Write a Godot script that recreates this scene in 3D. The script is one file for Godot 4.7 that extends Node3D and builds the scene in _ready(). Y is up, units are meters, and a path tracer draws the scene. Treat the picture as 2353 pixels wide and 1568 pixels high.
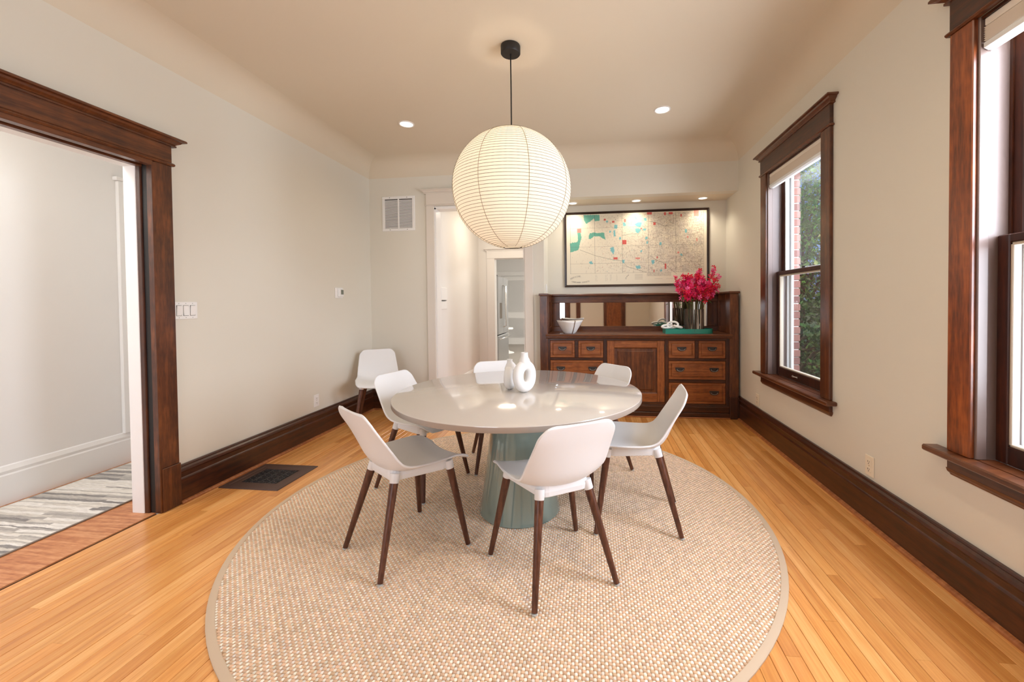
extends Node3D
# An old house's dining room: round table with moulded chairs on a woven rug, paper globe lamp, built-in oak sideboard.

const XL := -2.713
const XR := 1.59
const ZB := -4.694
const ZF := 1.7
const H := 3.03
const WL := -2.86   # hall face of the left wall
const NZ := -5.12   # back of the niche

# ------------------------------------------------------------------ mesh building
class Msh:
	var st := SurfaceTool.new()
	var n := 0
	func _init() -> void:
		st.begin(Mesh.PRIMITIVE_TRIANGLES)
	func tri(a: Vector3, b: Vector3, c: Vector3, o: Vector3, g := -1, ua := Vector2.ZERO, ub := Vector2.ZERO, uc := Vector2.ZERO) -> void:
		var nn := (c - a).cross(b - a)
		if nn.length_squared() < 1e-18:
			return
		st.set_smooth_group(g if g >= 0 else 0xFFFFFFFF)
		n += 1
		if nn.dot(o) < 0.0:
			st.set_uv(ua); st.add_vertex(a)
			st.set_uv(uc); st.add_vertex(c)
			st.set_uv(ub); st.add_vertex(b)
		else:
			st.set_uv(ua); st.add_vertex(a)
			st.set_uv(ub); st.add_vertex(b)
			st.set_uv(uc); st.add_vertex(c)
	func quad(a: Vector3, b: Vector3, c: Vector3, d: Vector3, o: Vector3, g := -1) -> void:
		tri(a, b, c, o, g)
		tri(a, c, d, o, g)
	func box(c: Vector3, s: Vector3, bev := 0.0, bs := Basis()) -> Msh:
		var h := s * 0.5
		var b: float = min(bev, min(h.x, min(h.y, h.z)) * 0.95)
		var P := func(sg: Vector3, ax: int) -> Vector3:
			var v := sg * (h - Vector3(b, b, b))
			v[ax] = sg[ax] * h[ax]
			return v
		for ax in 3:
			var u := (ax + 1) % 3
			var w := (ax + 2) % 3
			for s0 in [-1.0, 1.0]:
				var q := []
				for k in [[-1, -1], [1, -1], [1, 1], [-1, 1]]:
					var sg := Vector3.ONE
					sg[ax] = s0; sg[u] = k[0]; sg[w] = k[1]
					q.append(P.call(sg, ax))
				var o := Vector3.ZERO
				o[ax] = s0
				quad(c + bs * q[0], c + bs * q[1], c + bs * q[2], c + bs * q[3], bs * o)
			if b > 0.0:
				for s1 in [-1.0, 1.0]:
					for s2 in [-1.0, 1.0]:
						var A := Vector3.ONE
						var B := Vector3.ONE
						A[u] = s1; A[w] = s2; A[ax] = -1
						B[u] = s1; B[w] = s2; B[ax] = 1
						var o2 := Vector3.ZERO
						o2[u] = s1; o2[w] = s2
						quad(c + bs * P.call(A, u), c + bs * P.call(B, u), c + bs * P.call(B, w), c + bs * P.call(A, w), bs * o2)
		if b > 0.0:
			for k in 8:
				var sg2 := Vector3(-1 if k & 1 else 1, -1 if k & 2 else 1, -1 if k & 4 else 1)
				tri(c + bs * P.call(sg2, 0), c + bs * P.call(sg2, 1), c + bs * P.call(sg2, 2), bs * sg2)
		return self
	# box from corner to corner
	func bb(x0: float, y0: float, z0: float, x1: float, y1: float, z1: float, bev := 0.0) -> Msh:
		return box(Vector3(x0 + x1, y0 + y1, z0 + z1) * 0.5, Vector3(absf(x1 - x0), absf(y1 - y0), absf(z1 - z0)), bev)
	# polygon (x, y) pushed along z from 0 to d, then placed
	func prism(poly: PackedVector2Array, d: float, xf := Transform3D(), smooth := false) -> Msh:
		var p := poly
		if Geometry2D.is_polygon_clockwise(p):
			p.reverse()
		var t := Geometry2D.triangulate_polygon(p)
		for i in range(0, t.size(), 3):
			for e in 2:
				var z := d * e
				tri(xf * Vector3(p[t[i]].x, p[t[i]].y, z), xf * Vector3(p[t[i + 1]].x, p[t[i + 1]].y, z), xf * Vector3(p[t[i + 2]].x, p[t[i + 2]].y, z), xf.basis * Vector3(0, 0, 1.0 if e else -1.0))
		for i in p.size():
			var a := p[i]
			var b := p[(i + 1) % p.size()]
			var nn := Vector2(b.y - a.y, a.x - b.x)
			quad(xf * Vector3(a.x, a.y, 0), xf * Vector3(b.x, b.y, 0), xf * Vector3(b.x, b.y, d), xf * Vector3(a.x, a.y, d), xf.basis * Vector3(nn.x, nn.y, 0), 5 if smooth else -1)
		return self
	# profile of (radius, height) turned round the y axis; sharp bends start a new smooth group
	func lathe(prof: Array, seg := 32, at := Vector3.ZERO, bs := Basis(), inward := false) -> Msh:
		var g := 10
		for i in prof.size() - 1:
			var a: Vector2 = prof[i]
			var b: Vector2 = prof[i + 1]
			if i > 0:
				var pr: Vector2 = prof[i] - prof[i - 1]
				if absf(pr.angle_to(b - a)) > 0.7:
					g += 1
			var nn := Vector2(b.y - a.y, a.x - b.x)
			if inward:
				nn = -nn
			for k in seg:
				var t0 := TAU * k / seg
				var t1 := TAU * (k + 1) / seg
				var r0 := Vector3(cos(t0), 0, sin(t0))
				var r1 := Vector3(cos(t1), 0, sin(t1))
				var o := (r0 + r1) * 0.5 * nn.x + Vector3(0, nn.y, 0)
				var U := Vector3(0, 1, 0)
				quad(at + bs * (r0 * a.x + U * a.y), at + bs * (r1 * a.x + U * a.y), at + bs * (r1 * b.x + U * b.y), at + bs * (r0 * b.x + U * b.y), bs * o, g)
		return self
	func tube(pts: Array, rad: Variant, seg := 10, caps := true, closed := false) -> Msh:
		var m := pts.size()
		var rings := []
		var up := Vector3.ZERO
		for i in m:
			var d: Vector3
			if closed:
				d = pts[(i + 1) % m] - pts[(i + m - 1) % m]
			else:
				d = pts[min(i + 1, m - 1)] - pts[max(i - 1, 0)]
			d = d.normalized()
			if up == Vector3.ZERO:
				up = d.cross(Vector3(0, 1, 0.03) if absf(d.y) < 0.9 else Vector3(1, 0, 0.03)).normalized()
			up = (up - d * up.dot(d)).normalized()
			var sd := d.cross(up)
			var r: float = rad[i] if rad is Array else rad
			var ring := []
			for k in seg:
				var a := TAU * k / seg
				ring.append(pts[i] + (up * cos(a) + sd * sin(a)) * r)
			rings.append(ring)
		for i in (m if closed else m - 1):
			var j := (i + 1) % m
			var cc: Vector3 = (pts[i] + pts[j]) * 0.5
			# closing ring: match the nearest start so that the tube does not twist
			var off := 0
			if closed and j == 0:
				var best := 1e9
				for q in seg:
					var dd: float = rings[i][0].distance_to(rings[0][q])
					if dd < best:
						best = dd
						off = q
			for k in seg:
				var k2 := (k + 1) % seg
				var A: Vector3 = rings[i][k]
				var B: Vector3 = rings[i][k2]
				var C: Vector3 = rings[j][(k2 + off) % seg]
				var D: Vector3 = rings[j][(k + off) % seg]
				quad(A, B, C, D, (A + B + C + D) * 0.25 - cc, 3)
		if caps and not closed:
			for e in [0, m - 1]:
				var o: Vector3 = pts[0] - pts[1] if e == 0 else pts[m - 1] - pts[m - 2]
				for k in range(1, seg - 1):
					tri(rings[e][0], rings[e][k], rings[e][k + 1], o)
		return self
	# closed loops of equal point count joined one to the next; which way is out is found from the enclosed volume
	func loft(loops: Array, cap_first := true, cap_last := true, smooth := false) -> Msh:
		var t := []
		var m: int = loops[0].size()
		for i in loops.size() - 1:
			for k in m:
				var k2 := (k + 1) % m
				t.append([loops[i][k], loops[i][k2], loops[i + 1][k2], true])
				t.append([loops[i][k], loops[i + 1][k2], loops[i + 1][k], true])
		for k in range(1, m - 1):
			if cap_first:
				t.append([loops[0][0], loops[0][k + 1], loops[0][k], false])
			if cap_last:
				t.append([loops[-1][0], loops[-1][k], loops[-1][k + 1], false])
		var c := Vector3.ZERO
		for q in t:
			c += q[0]
		c /= t.size()
		var vol := 0.0
		for q in t:
			vol += (q[0] - c).dot((q[2] - c).cross(q[1] - c))
		for q in t:
			var nn: Vector3 = (q[2] - q[0]).cross(q[1] - q[0])
			tri(q[0], q[1], q[2], nn if vol > 0.0 else -nn, 4 if smooth and q[3] else -1)
		return self
	func done() -> ArrayMesh:
		st.generate_normals()
		st.index()
		return st.commit()

func M() -> Msh:
	return Msh.new()

# ------------------------------------------------------------------ nodes
var used := {}

func numbered(parent: Node, called: String) -> String:
	var key := str(parent.get_instance_id()) + "/" + called
	var k: int = used.get(key, 0)
	used[key] = k + 1
	return called if k == 0 else "%s_%03d" % [called, k]

func tag(o: Node, label: String, category: String, group := "", kind := "") -> Node:
	o.set_meta("label", label)
	o.set_meta("category", category)
	if group != "":
		o.set_meta("group", group)
	if kind != "":
		o.set_meta("kind", kind)
	return o

func thing(called: String, label: String, category: String, at := Vector3.ZERO, turn := 0.0, group := "") -> Node3D:
	var o := Node3D.new()
	o.name = numbered(self, called)
	add_child(o)
	o.position = at
	o.rotation.y = turn
	tag(o, label, category, group)
	return o

func part(parent: Node, called: String, m: Variant, mat: Material, at := Vector3.ZERO, bs := Basis()) -> MeshInstance3D:
	var o := MeshInstance3D.new()
	o.name = numbered(parent, called)
	o.mesh = m.done() if m is Msh else m
	o.material_override = mat
	parent.add_child(o)
	o.transform = Transform3D(bs, at)
	o.cast_shadow = GeometryInstance3D.SHADOW_CASTING_SETTING_ON
	return o

func setting(called: String, m: Variant = null, mat: Material = null) -> Node3D:
	var o: Node3D
	if m == null:
		o = Node3D.new()
		o.name = called
		add_child(o)
	else:
		o = part(self, called, m, mat)
	o.set_meta("kind", "structure")
	return o

func stuff(o: Node) -> Node:
	o.set_meta("kind", "stuff")
	return o

func clone(o: Node3D, label: String, at: Vector3, turn: float) -> Node3D:
	var c: Node3D = o.duplicate()
	c.name = numbered(self, String(o.name))
	add_child(c)
	c.position = at
	c.rotation.y = turn
	c.set_meta("label", label)
	return c

# ------------------------------------------------------------------ materials and textures
func mat(c: Color, rough := 0.6, metal := 0.0) -> StandardMaterial3D:
	var m := StandardMaterial3D.new()
	m.albedo_color = c
	m.roughness = rough
	m.metallic = metal
	return m

func c8(r: int, g: int, b: int) -> Color:
	return Color8(r, g, b)

func fn(sd: int, freq: float, oct := 4) -> FastNoiseLite:
	var f := FastNoiseLite.new()
	f.seed = sd
	f.frequency = freq
	f.noise_type = FastNoiseLite.TYPE_SIMPLEX_SMOOTH
	f.fractal_octaves = oct
	return f

# noise drawn out along one axis, as bytes
func streaks(sd: int, size: int, shrink: int, freq: float, along_u: bool) -> PackedByteArray:
	var im := fn(sd, freq).get_seamless_image(size / shrink if along_u else size, size if along_u else size / shrink)
	im.convert(Image.FORMAT_L8)
	im.resize(size, size, Image.INTERPOLATE_CUBIC)
	return im.get_data()

func wood_image(sd: int, along_u: bool, dark: Color, mid: Color, light: Color, contrast := 1.0) -> ImageTexture:
	var S := 512
	var a := streaks(sd, S, 16, 0.03, along_u)
	var b := streaks(sd + 1, S, 8, 0.12, along_u)
	var w := fn(sd + 2, 0.012).get_seamless_image(S, S)
	w.convert(Image.FORMAT_L8)
	var wd := w.get_data()
	var out := PackedByteArray()
	out.resize(S * S * 3)
	for i in S * S:
		var t := (a[i] * 0.5 + b[i] * 0.3 + wd[i] * 0.2) / 255.0
		t = clampf(0.5 + (t - 0.5) * 1.8 * contrast, 0.0, 1.0)
		var c := dark.lerp(mid, t * 2.0) if t < 0.5 else mid.lerp(light, t * 2.0 - 1.0)
		out[i * 3] = int(c.r * 255.0)
		out[i * 3 + 1] = int(c.g * 255.0)
		out[i * 3 + 2] = int(c.b * 255.0)
	return ImageTexture.create_from_image(Image.create_from_data(S, S, false, Image.FORMAT_RGB8, out))

func tex_mat(t: Texture2D, scale: float, rough: float, world := true, tint := Color.WHITE) -> StandardMaterial3D:
	var m := mat(tint, rough)
	m.albedo_texture = t
	m.uv1_triplanar = true
	m.uv1_world_triplanar = world
	m.uv1_scale = Vector3(scale, scale, scale)
	return m

func glow(c: Color, e: float, base := Color(0.9, 0.9, 0.9)) -> StandardMaterial3D:
	var m := mat(base, 0.5)
	m.emission_enabled = true
	m.emission = c
	m.emission_energy_multiplier = e
	return m

func glass(a := 0.06, tint := Color(0.95, 0.98, 0.97)) -> StandardMaterial3D:
	var m := mat(Color(tint.r, tint.g, tint.b, a), 0.02)
	m.transparency = BaseMaterial3D.TRANSPARENCY_ALPHA
	m.metallic_specular = 0.36
	return m

# one sheet of glass across x
func sheet(x: float, y0: float, z0: float, y1: float, z1: float) -> Msh:
	var m := M()
	m.quad(Vector3(x, y0, z0), Vector3(x, y0, z1), Vector3(x, y1, z1), Vector3(x, y1, z0), Vector3.LEFT)
	return m

var W := {}   # materials by name

func make_materials() -> void:
	var dk := [c8(64, 31, 14), c8(95, 50, 22), c8(122, 69, 33)]
	var tu := wood_image(11, true, dk[0], dk[1], dk[2])
	var tv := wood_image(21, false, dk[0], dk[1], dk[2])
	W.dark_u = tex_mat(tu, 1.4, 0.38)
	W.dark_v = tex_mat(tv, 1.4, 0.38)
	W.deep_u = tex_mat(tu, 1.4, 0.36, true, Color(0.72, 0.66, 0.62))
	W.deep_v = tex_mat(tv, 1.4, 0.36, true, Color(0.72, 0.66, 0.62))
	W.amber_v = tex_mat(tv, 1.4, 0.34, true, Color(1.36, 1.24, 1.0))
	var ok := [c8(104, 57, 26), c8(146, 87, 44), c8(178, 116, 66)]
	W.oak_u = tex_mat(wood_image(31, true, ok[0], ok[1], ok[2], 0.8), 1.8, 0.4, true, Color(0.98, 0.93, 0.86))
	W.oak_v = tex_mat(wood_image(41, false, ok[0], ok[1], ok[2], 0.8), 1.8, 0.4, true, Color(0.98, 0.93, 0.86))
	for k in ["dark_u", "dark_v", "deep_u", "deep_v", "amber_v", "oak_u", "oak_v"]:
		W[k].clearcoat_enabled = true
		W[k].clearcoat = 0.35
		W[k].clearcoat_roughness = 0.22
	W.shoe = tex_mat(wood_image(51, true, c8(120, 66, 30), c8(160, 96, 50), c8(190, 126, 76)), 2.0, 0.45)
	W.redoak = tex_mat(wood_image(61, true, c8(176, 104, 62), c8(208, 140, 92), c8(226, 166, 120)), 1.5, 0.4)
	W.redoak.uv1_scale = Vector3(2.0, 2.0, 2.0)
	var fl := wood_image(71, true, c8(210, 140, 70), c8(232, 166, 92), c8(244, 192, 122), 0.7)
	for k in 7:
		var tint: Color = [Color(1, 1, 1), Color(0.96, 0.92, 0.86), Color(1.03, 1.04, 1.07), Color(0.93, 0.88, 0.8), Color(1.02, 1.0, 0.97), Color(0.98, 0.95, 0.92), Color(1.05, 1.07, 1.12)][k]
		var m := mat(tint, 0.36)
		m.albedo_texture = fl
		m.clearcoat_enabled = true
		m.clearcoat = 0.5
		m.clearcoat_roughness = 0.18
		W["plank%d" % k] = m
	W.gap = mat(c8(58, 32, 16), 0.9)
	for spec in [["paint", c8(226, 222, 209)], ["ceil", c8(224, 213, 192)], ["white_paint", c8(240, 238, 235)]]:
		W[spec[0]] = mat(spec[1], 0.62)
	W.trim_paint = mat(c8(226, 218, 206), 0.4)
	W.gloss_white = mat(c8(242, 240, 237), 0.35)
	W.plastic = mat(c8(240, 240, 239), 0.36)
	W.plate = mat(c8(244, 243, 240), 0.35)
	W.almond = mat(c8(236, 226, 206), 0.4)
	W.slot = mat(c8(60, 56, 52), 0.6)
	W.iron = mat(c8(74, 70, 68), 0.38, 0.6)
	W.bail = mat(c8(150, 144, 138), 0.3, 0.7)
	W.black = mat(c8(22, 18, 16), 0.5)
	W.walnut = tex_mat(wood_image(81, false, c8(60, 32, 20), c8(92, 54, 36), c8(120, 76, 54)), 4.0, 0.38, false)
	W.mirror = mat(Color(0.93, 0.93, 0.92), 0.02, 1.0)
	W.glass = glass()
	W.chrome = mat(c8(225, 225, 222), 0.2, 1.0)
	W.steel = mat(c8(186, 187, 188), 0.3, 0.9)
	W.shade_cloth = mat(c8(236, 226, 212), 0.75)
	W.alu = mat(c8(232, 234, 232), 0.4)
	W.ceramic = mat(c8(238, 236, 233), 0.6)

# ------------------------------------------------------------------ light
func area(called: String, at: Vector3, look: Vector3, size: Vector2, c: Color, e: float) -> void:
	var l := AreaLight3D.new()
	l.name = called
	add_child(l)
	l.look_at_from_position(at, look, Vector3.UP if absf((look - at).normalized().y) < 0.99 else Vector3(0, 0, 1))
	l.area_size = size
	l.light_color = c
	l.light_energy = e
	l.shadow_enabled = true
	l.set("area_range", 20.0)

func lamp(parent: Node, called: String, at: Vector3, c: Color, e: float, size := 0.03) -> void:
	var l := OmniLight3D.new()
	l.name = called
	parent.add_child(l)
	l.position = at
	l.light_color = c
	l.light_energy = e
	l.light_size = size
	l.omni_range = 12.0
	l.omni_attenuation = 2.0
	l.shadow_enabled = true

func spot(parent: Node, called: String, at: Vector3, c: Color, e: float, angle: float, size := 0.04) -> void:
	var l := SpotLight3D.new()
	l.name = called
	parent.add_child(l)
	l.position = at
	l.rotation = Vector3(-PI / 2, 0, 0)
	l.light_color = c
	l.light_energy = e
	l.light_size = size
	l.spot_angle = angle
	l.spot_angle_attenuation = 1.0
	l.spot_range = 12.0
	l.spot_attenuation = 2.0
	l.shadow_enabled = true

func _ready() -> void:
	# camera
	var cam := Camera3D.new()
	cam.name = "camera"
	add_child(cam)
	cam.transform = Transform3D(Basis(Vector3(0.99240759, -0.01013974, -0.12257389), Vector3(0.00779589, 0.99977777, -0.01958646), Vector3(0.12274526, 0.01848218, 0.9922661)), Vector3(0, 1.2975, 0))
	var nr := 0.05
	var f := 931.127
	cam.set_frustum(nr * 1568.0 / f, Vector2((1176.5 - 1247.912) / f, -(784.0 - 712.72) / f) * nr, nr, 200.0)
	cam.current = true
	# sky
	var we := WorldEnvironment.new()
	we.name = "environment"
	var env := Environment.new()
	var sky := Sky.new()
	var sm := ProceduralSkyMaterial.new()
	sm.sky_top_color = c8(84, 134, 222)
	sm.sky_horizon_color = c8(150, 186, 236)
	sm.ground_horizon_color = c8(170, 178, 160)
	sm.ground_bottom_color = c8(96, 104, 80)
	sky.sky_material = sm
	env.background_mode = Environment.BG_SKY
	env.sky = sky
	env.background_energy_multiplier = SKY_E
	env.tonemap_mode = Environment.TONE_MAPPER_LINEAR
	env.tonemap_exposure = 1.02
	env.sdfgi_enabled = true
	env.ssao_enabled = true
	env.ssil_enabled = true
	we.environment = env
	add_child(we)
	var sun := DirectionalLight3D.new()
	sun.name = "sun"
	add_child(sun)
	sun.rotation_degrees = Vector3(-48, -40, 0)
	sun.light_energy = 1.3
	sun.light_angular_distance = 1.0
	sun.light_color = c8(255, 244, 226)
	sun.shadow_enabled = true
	# daylight that comes in at the windows, and fill from behind the camera
	var day := c8(236, 243, 255)
	area("daylight_window_far", Vector3(XR + 0.62, 1.75, -3.2), Vector3(-1, 0.9, -3.0), Vector2(1.1, 1.9), day, DAY * 1.2)
	area("daylight_window_near", Vector3(XR + 0.4, 1.6, -1.44), Vector3(-1, 0.7, -1.6), Vector2(1.0, 1.8), day, DAY * 1.7)
	area("fill_window_behind", Vector3(-1.55, 1.6, ZF + 0.3), Vector3(-0.9, 1.0, -3), Vector2(1.5, 1.6), day, DAY * 0.65)  # lamp added as frontal fill, outside the window behind the camera
	area("daylight_hall", Vector3(-3.36, 1.5, 2.1), Vector3(-3.36, 1.3, 0), Vector2(0.9, 1.9), day, DAY * 0.35)
	make_materials()
	shell()
	openings()
	windows()
	outdoors()
	sideboard()
	map_picture()
	sideboard_things()
	rugs()
	table()
	chairs()
	lantern()
	downlights()
	wall_things()
	back_rooms()

const SKY_E := 0.9
const HALL := 2.2
const DAY := 9.0

# ------------------------------------------------------------------ the room
# a wall with rectangular holes; the plane's axes are u and v, the third axis runs from w0 to w1
func wall(m: Msh, au: int, av: int, u0: float, u1: float, v0: float, v1: float, w0: float, w1: float, holes: Array) -> Msh:
	var aw := 3 - au - av
	var us := [u0, u1]
	var vs := [v0, v1]
	for h in holes:
		us.append_array([h[0], h[1]])
		vs.append_array([h[2], h[3]])
	us.sort()
	vs.sort()
	var solid := func(i: int, j: int) -> bool:
		if i < 0 or j < 0 or i >= us.size() - 1 or j >= vs.size() - 1:
			return false
		var cu: float = (us[i] + us[i + 1]) * 0.5
		var cv: float = (vs[j] + vs[j + 1]) * 0.5
		if us[i + 1] - us[i] < 1e-5 or vs[j + 1] - vs[j] < 1e-5:
			return false
		for h in holes:
			if cu > h[0] and cu < h[1] and cv > h[2] and cv < h[3]:
				return false
		return true
	var V := func(u: float, v: float, w: float) -> Vector3:
		var p := Vector3.ZERO
		p[au] = u; p[av] = v; p[aw] = w
		return p
	for i in us.size() - 1:
		for j in vs.size() - 1:
			if not solid.call(i, j):
				continue
			for w in [w0, w1]:
				var o := Vector3.ZERO
				o[aw] = 1.0 if w == maxf(w0, w1) else -1.0
				m.quad(V.call(us[i], vs[j], w), V.call(us[i + 1], vs[j], w), V.call(us[i + 1], vs[j + 1], w), V.call(us[i], vs[j + 1], w), o)
			for e in [[-1, 0, us[i], 0], [1, 0, us[i + 1], 0], [0, -1, vs[j], 1], [0, 1, vs[j + 1], 1]]:
				# skip over cells without width
				var a: int = i + e[0]
				var b: int = j + e[1]
				while a >= 0 and a < us.size() - 1 and e[0] != 0 and us[a + 1] - us[a] < 1e-5:
					a += e[0]
				while b >= 0 and b < vs.size() - 1 and e[1] != 0 and vs[b + 1] - vs[b] < 1e-5:
					b += e[1]
				if solid.call(a, b):
					continue
				var o2 := Vector3.ZERO
				if e[3] == 0:
					o2[au] = e[0]
					m.quad(V.call(e[2], vs[j], w0), V.call(e[2], vs[j + 1], w0), V.call(e[2], vs[j + 1], w1), V.call(e[2], vs[j], w1), o2)
				else:
					o2[av] = e[1]
					m.quad(V.call(us[i], e[2], w0), V.call(us[i + 1], e[2], w0), V.call(us[i + 1], e[2], w1), V.call(us[i], e[2], w1), o2)
	return m

const W1A := -3.94   # far window: opening from here
const W1B := -3.03
const W2A := -1.905  # near window
const W2B := -0.995
const WY0 := 0.62
const WY1 := 2.45
const DX0 := -1.883  # doorway in the back wall
const DX1 := -0.79
const LZ0 := -2.2    # cased opening in the left wall
const LZ1 := -0.35

func shell() -> void:
	# floor: strips of maple over a dark bed
	var fl := setting("floor", M().bb(XL - 0.02, -0.08, ZB - 0.13, XR + 0.02, -0.007, ZF + 0.05), W.gap)
	var rng := RandomNumberGenerator.new()
	rng.seed = 77
	var rows := 76
	var pw := 0.0573
	var rest := M()
	var made := 0
	for i in rows:
		var x0 := XL + 0.002 + i * (XR - XL) / rows
		var z := ZB + 0.02
		var first := true
		while z < ZF + 0.02:
			var ln := rng.randf_range(1.0, 2.1) * (rng.randf_range(0.3, 1.0) if first else 1.0)
			first = false
			var z1: float = min(z + ln, ZF + 0.03)
			var hidden := z > -0.75 or (Vector2((x0 + 0.028) + 0.524, z + 2.538).length() < 1.45 and Vector2((x0 + 0.028) + 0.524, z1 + 2.538).length() < 1.45)
			if z1 > -0.6 and z < -0.75 and not hidden:
				z1 = max(z1, -0.6)
			var m := rest if hidden else M()
			_plank(m, x0, z, z1, pw - 0.0016 - rng.randf() * 0.0008, rng.randf_range(-0.0004, 0.0002), rng.randf() * 7.0, rng.randf() * 5.0)
			if not hidden:
				part(fl, "plank", m, W["plank%d" % (rng.randi() % 7)])
				made += 1
			z = z1 + 0.0007
	stuff(part(fl, "hidden_planks", rest, W.plank1))
	print("planks ", made)
	# ceiling with a cove round the edge
	var cl := M()
	var R := 0.2
	var loops := []
	for k in 9:
		var a := PI * 0.5 * k / 8
		var d := R * (1.0 - cos(a))
		var y := H - R + R * sin(a)
		loops.append([Vector3(XL + d, y, ZB + d), Vector3(XR - d, y, ZB + d), Vector3(XR - d, y, ZF - d), Vector3(XL + d, y, ZF - d)])
	for k in 8:
		for s in 4:
			var A: Vector3 = loops[k][s]
			var B: Vector3 = loops[k][(s + 1) % 4]
			cl.quad(A, B, loops[k + 1][(s + 1) % 4], loops[k + 1][s], Vector3(-0.5, 1.2, -1.5) - (A + B) * 0.5, 20 + s)
	cl.quad(loops[8][0], loops[8][1], loops[8][2], loops[8][3], Vector3.DOWN)
	cl.bb(XL - 0.14, H + 0.01, ZB - 0.1, XR + 0.16, H + 0.12, ZF + 0.14)
	setting("ceiling", cl, W.ceil)
	# walls
	setting("wall_left", wall(M(), 2, 1, ZB - 0.12, ZF + 0.12, -0.05, H + 0.05, XL, WL, [[LZ0, LZ1, -0.2, 2.195]]), W.paint)
	setting("wall_back", wall(M(), 0, 1, WL, XR, -0.05, H + 0.05, ZB, ZB - 0.12, [[DX0, DX1, -0.2, 2.447], [-0.566, XR, -0.2, 2.505]]), W.paint)
	var wr := setting("wall_right", wall(M(), 2, 1, NZ - 0.1, ZF + 0.12, -0.05, H + 0.05, XR, XR + 0.175, [[W1A, W1B, WY0 - 0.03, WY1], [W2A, W2B, WY0 - 0.03, WY1]]), W.paint)
	setting("wall_front", wall(M(), 0, 1, WL, XR + 0.1, -0.05, H + 0.05, ZF, ZF + 0.12, [[-2.3, -0.78, 0.75, 2.4]]), W.paint)
	setting("wall_niche", M().bb(-0.68, -0.05, NZ - 0.1, XR, 2.62, NZ).bb(-0.68, -0.05, NZ, -0.566, 2.62, ZB - 0.121), W.paint)
	setting("ceiling_niche", M().bb(-0.566, 2.505, NZ, XR, 2.6, ZB - 0.12), W.ceil)
	# outside bricks seen past the storm windows
	var br := [mat(c8(116, 76, 68), 0.85), mat(c8(126, 84, 74), 0.85), mat(c8(106, 68, 62), 0.85)]
	part(wr, "mortar", M().bb(XR + 0.18, -0.6, NZ - 0.1, XR + 0.27, 3.2, W1A - 0.012).bb(XR + 0.18, -0.6, W1B + 0.012, XR + 0.27, 3.2, W2A - 0.012).bb(XR + 0.18, -0.6, W2B + 0.012, XR + 0.27, 3.2, ZF).bb(XR + 0.18, -0.6, W1A, XR + 0.27, WY0 - 0.1, W1B).bb(XR + 0.18, -0.6, W2A, XR + 0.27, WY0 - 0.1, W2B).bb(XR + 0.18, WY1 + 0.02, W1A, XR + 0.27, 3.2, W1B).bb(XR + 0.18, WY1 + 0.02, W2A, XR + 0.27, 3.2, W2B), mat(c8(206, 196, 186), 0.9))
	var bm := M().box(Vector3.ZERO, Vector3(0.102, 0.0615, 0.2), 0.004).done()
	for zz in [W1A, W2A]:
		for k in 28:
			part(wr, "brick", bm, br[(k * 7 + int(zz * 10)) % 3 if k % 2 else 1], Vector3(XR + 0.226, 0.53 + k * 0.07, zz - 0.1 + 0.006 * sin(k * 2.1)))
	# baseboards
	var prof := PackedVector2Array([Vector2(0, 0), Vector2(0.024, 0), Vector2(0.024, 0.158), Vector2(0.021, 0.165), Vector2(0.017, 0.17), Vector2(0.017, 0.197), Vector2(0.024, 0.205), Vector2(0.028, 0.212), Vector2(0.024, 0.226), Vector2(0.015, 0.237), Vector2(0.018, 0.243), Vector2(0.014, 0.252), Vector2(0, 0.252)])
	var shoe := PackedVector2Array([Vector2(0.024, 0), Vector2(0.042, 0), Vector2(0.040, 0.009), Vector2(0.034, 0.016), Vector2(0.024, 0.02)])
	# x of the profile points out of the wall
	var bl := setting("baseboard_left", M().prism(prof, -2.318 - ZB, Transform3D(Basis(), Vector3(XL, 0, ZB))), W.deep_u)
	part(bl, "shoe_moulding", M().prism(shoe, -2.318 - ZB, Transform3D(Basis(), Vector3(XL, 0, ZB))), W.shoe)
	var rr := Basis(Vector3(-1, 0, 0), Vector3(0, 1, 0), Vector3(0, 0, 1))
	var brr := setting("baseboard_right", M().prism(prof, ZF - ZB - 0.03, Transform3D(rr, Vector3(XR, 0, ZB + 0.03))), W.deep_u)
	part(brr, "shoe_moulding", M().prism(shoe, ZF - ZB - 0.03, Transform3D(rr, Vector3(XR, 0, ZB + 0.03))), W.shoe)
	var rb := Basis(Vector3(0, 0, 1), Vector3(0, 1, 0), Vector3(1, 0, 0))
	var bk := setting("baseboard_back", M().prism(prof, -1.984 - XL, Transform3D(rb, Vector3(XL, 0, ZB))), W.deep_u)
	part(bk, "shoe_moulding", M().prism(shoe, -1.984 - XL, Transform3D(rb, Vector3(XL, 0, ZB))), W.shoe)
	part(bk, "baseboard_piece", M().bb(-0.7, 0, ZB, -0.615, 0.25, ZB + 0.024, 0.004), W.trim_paint)

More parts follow.
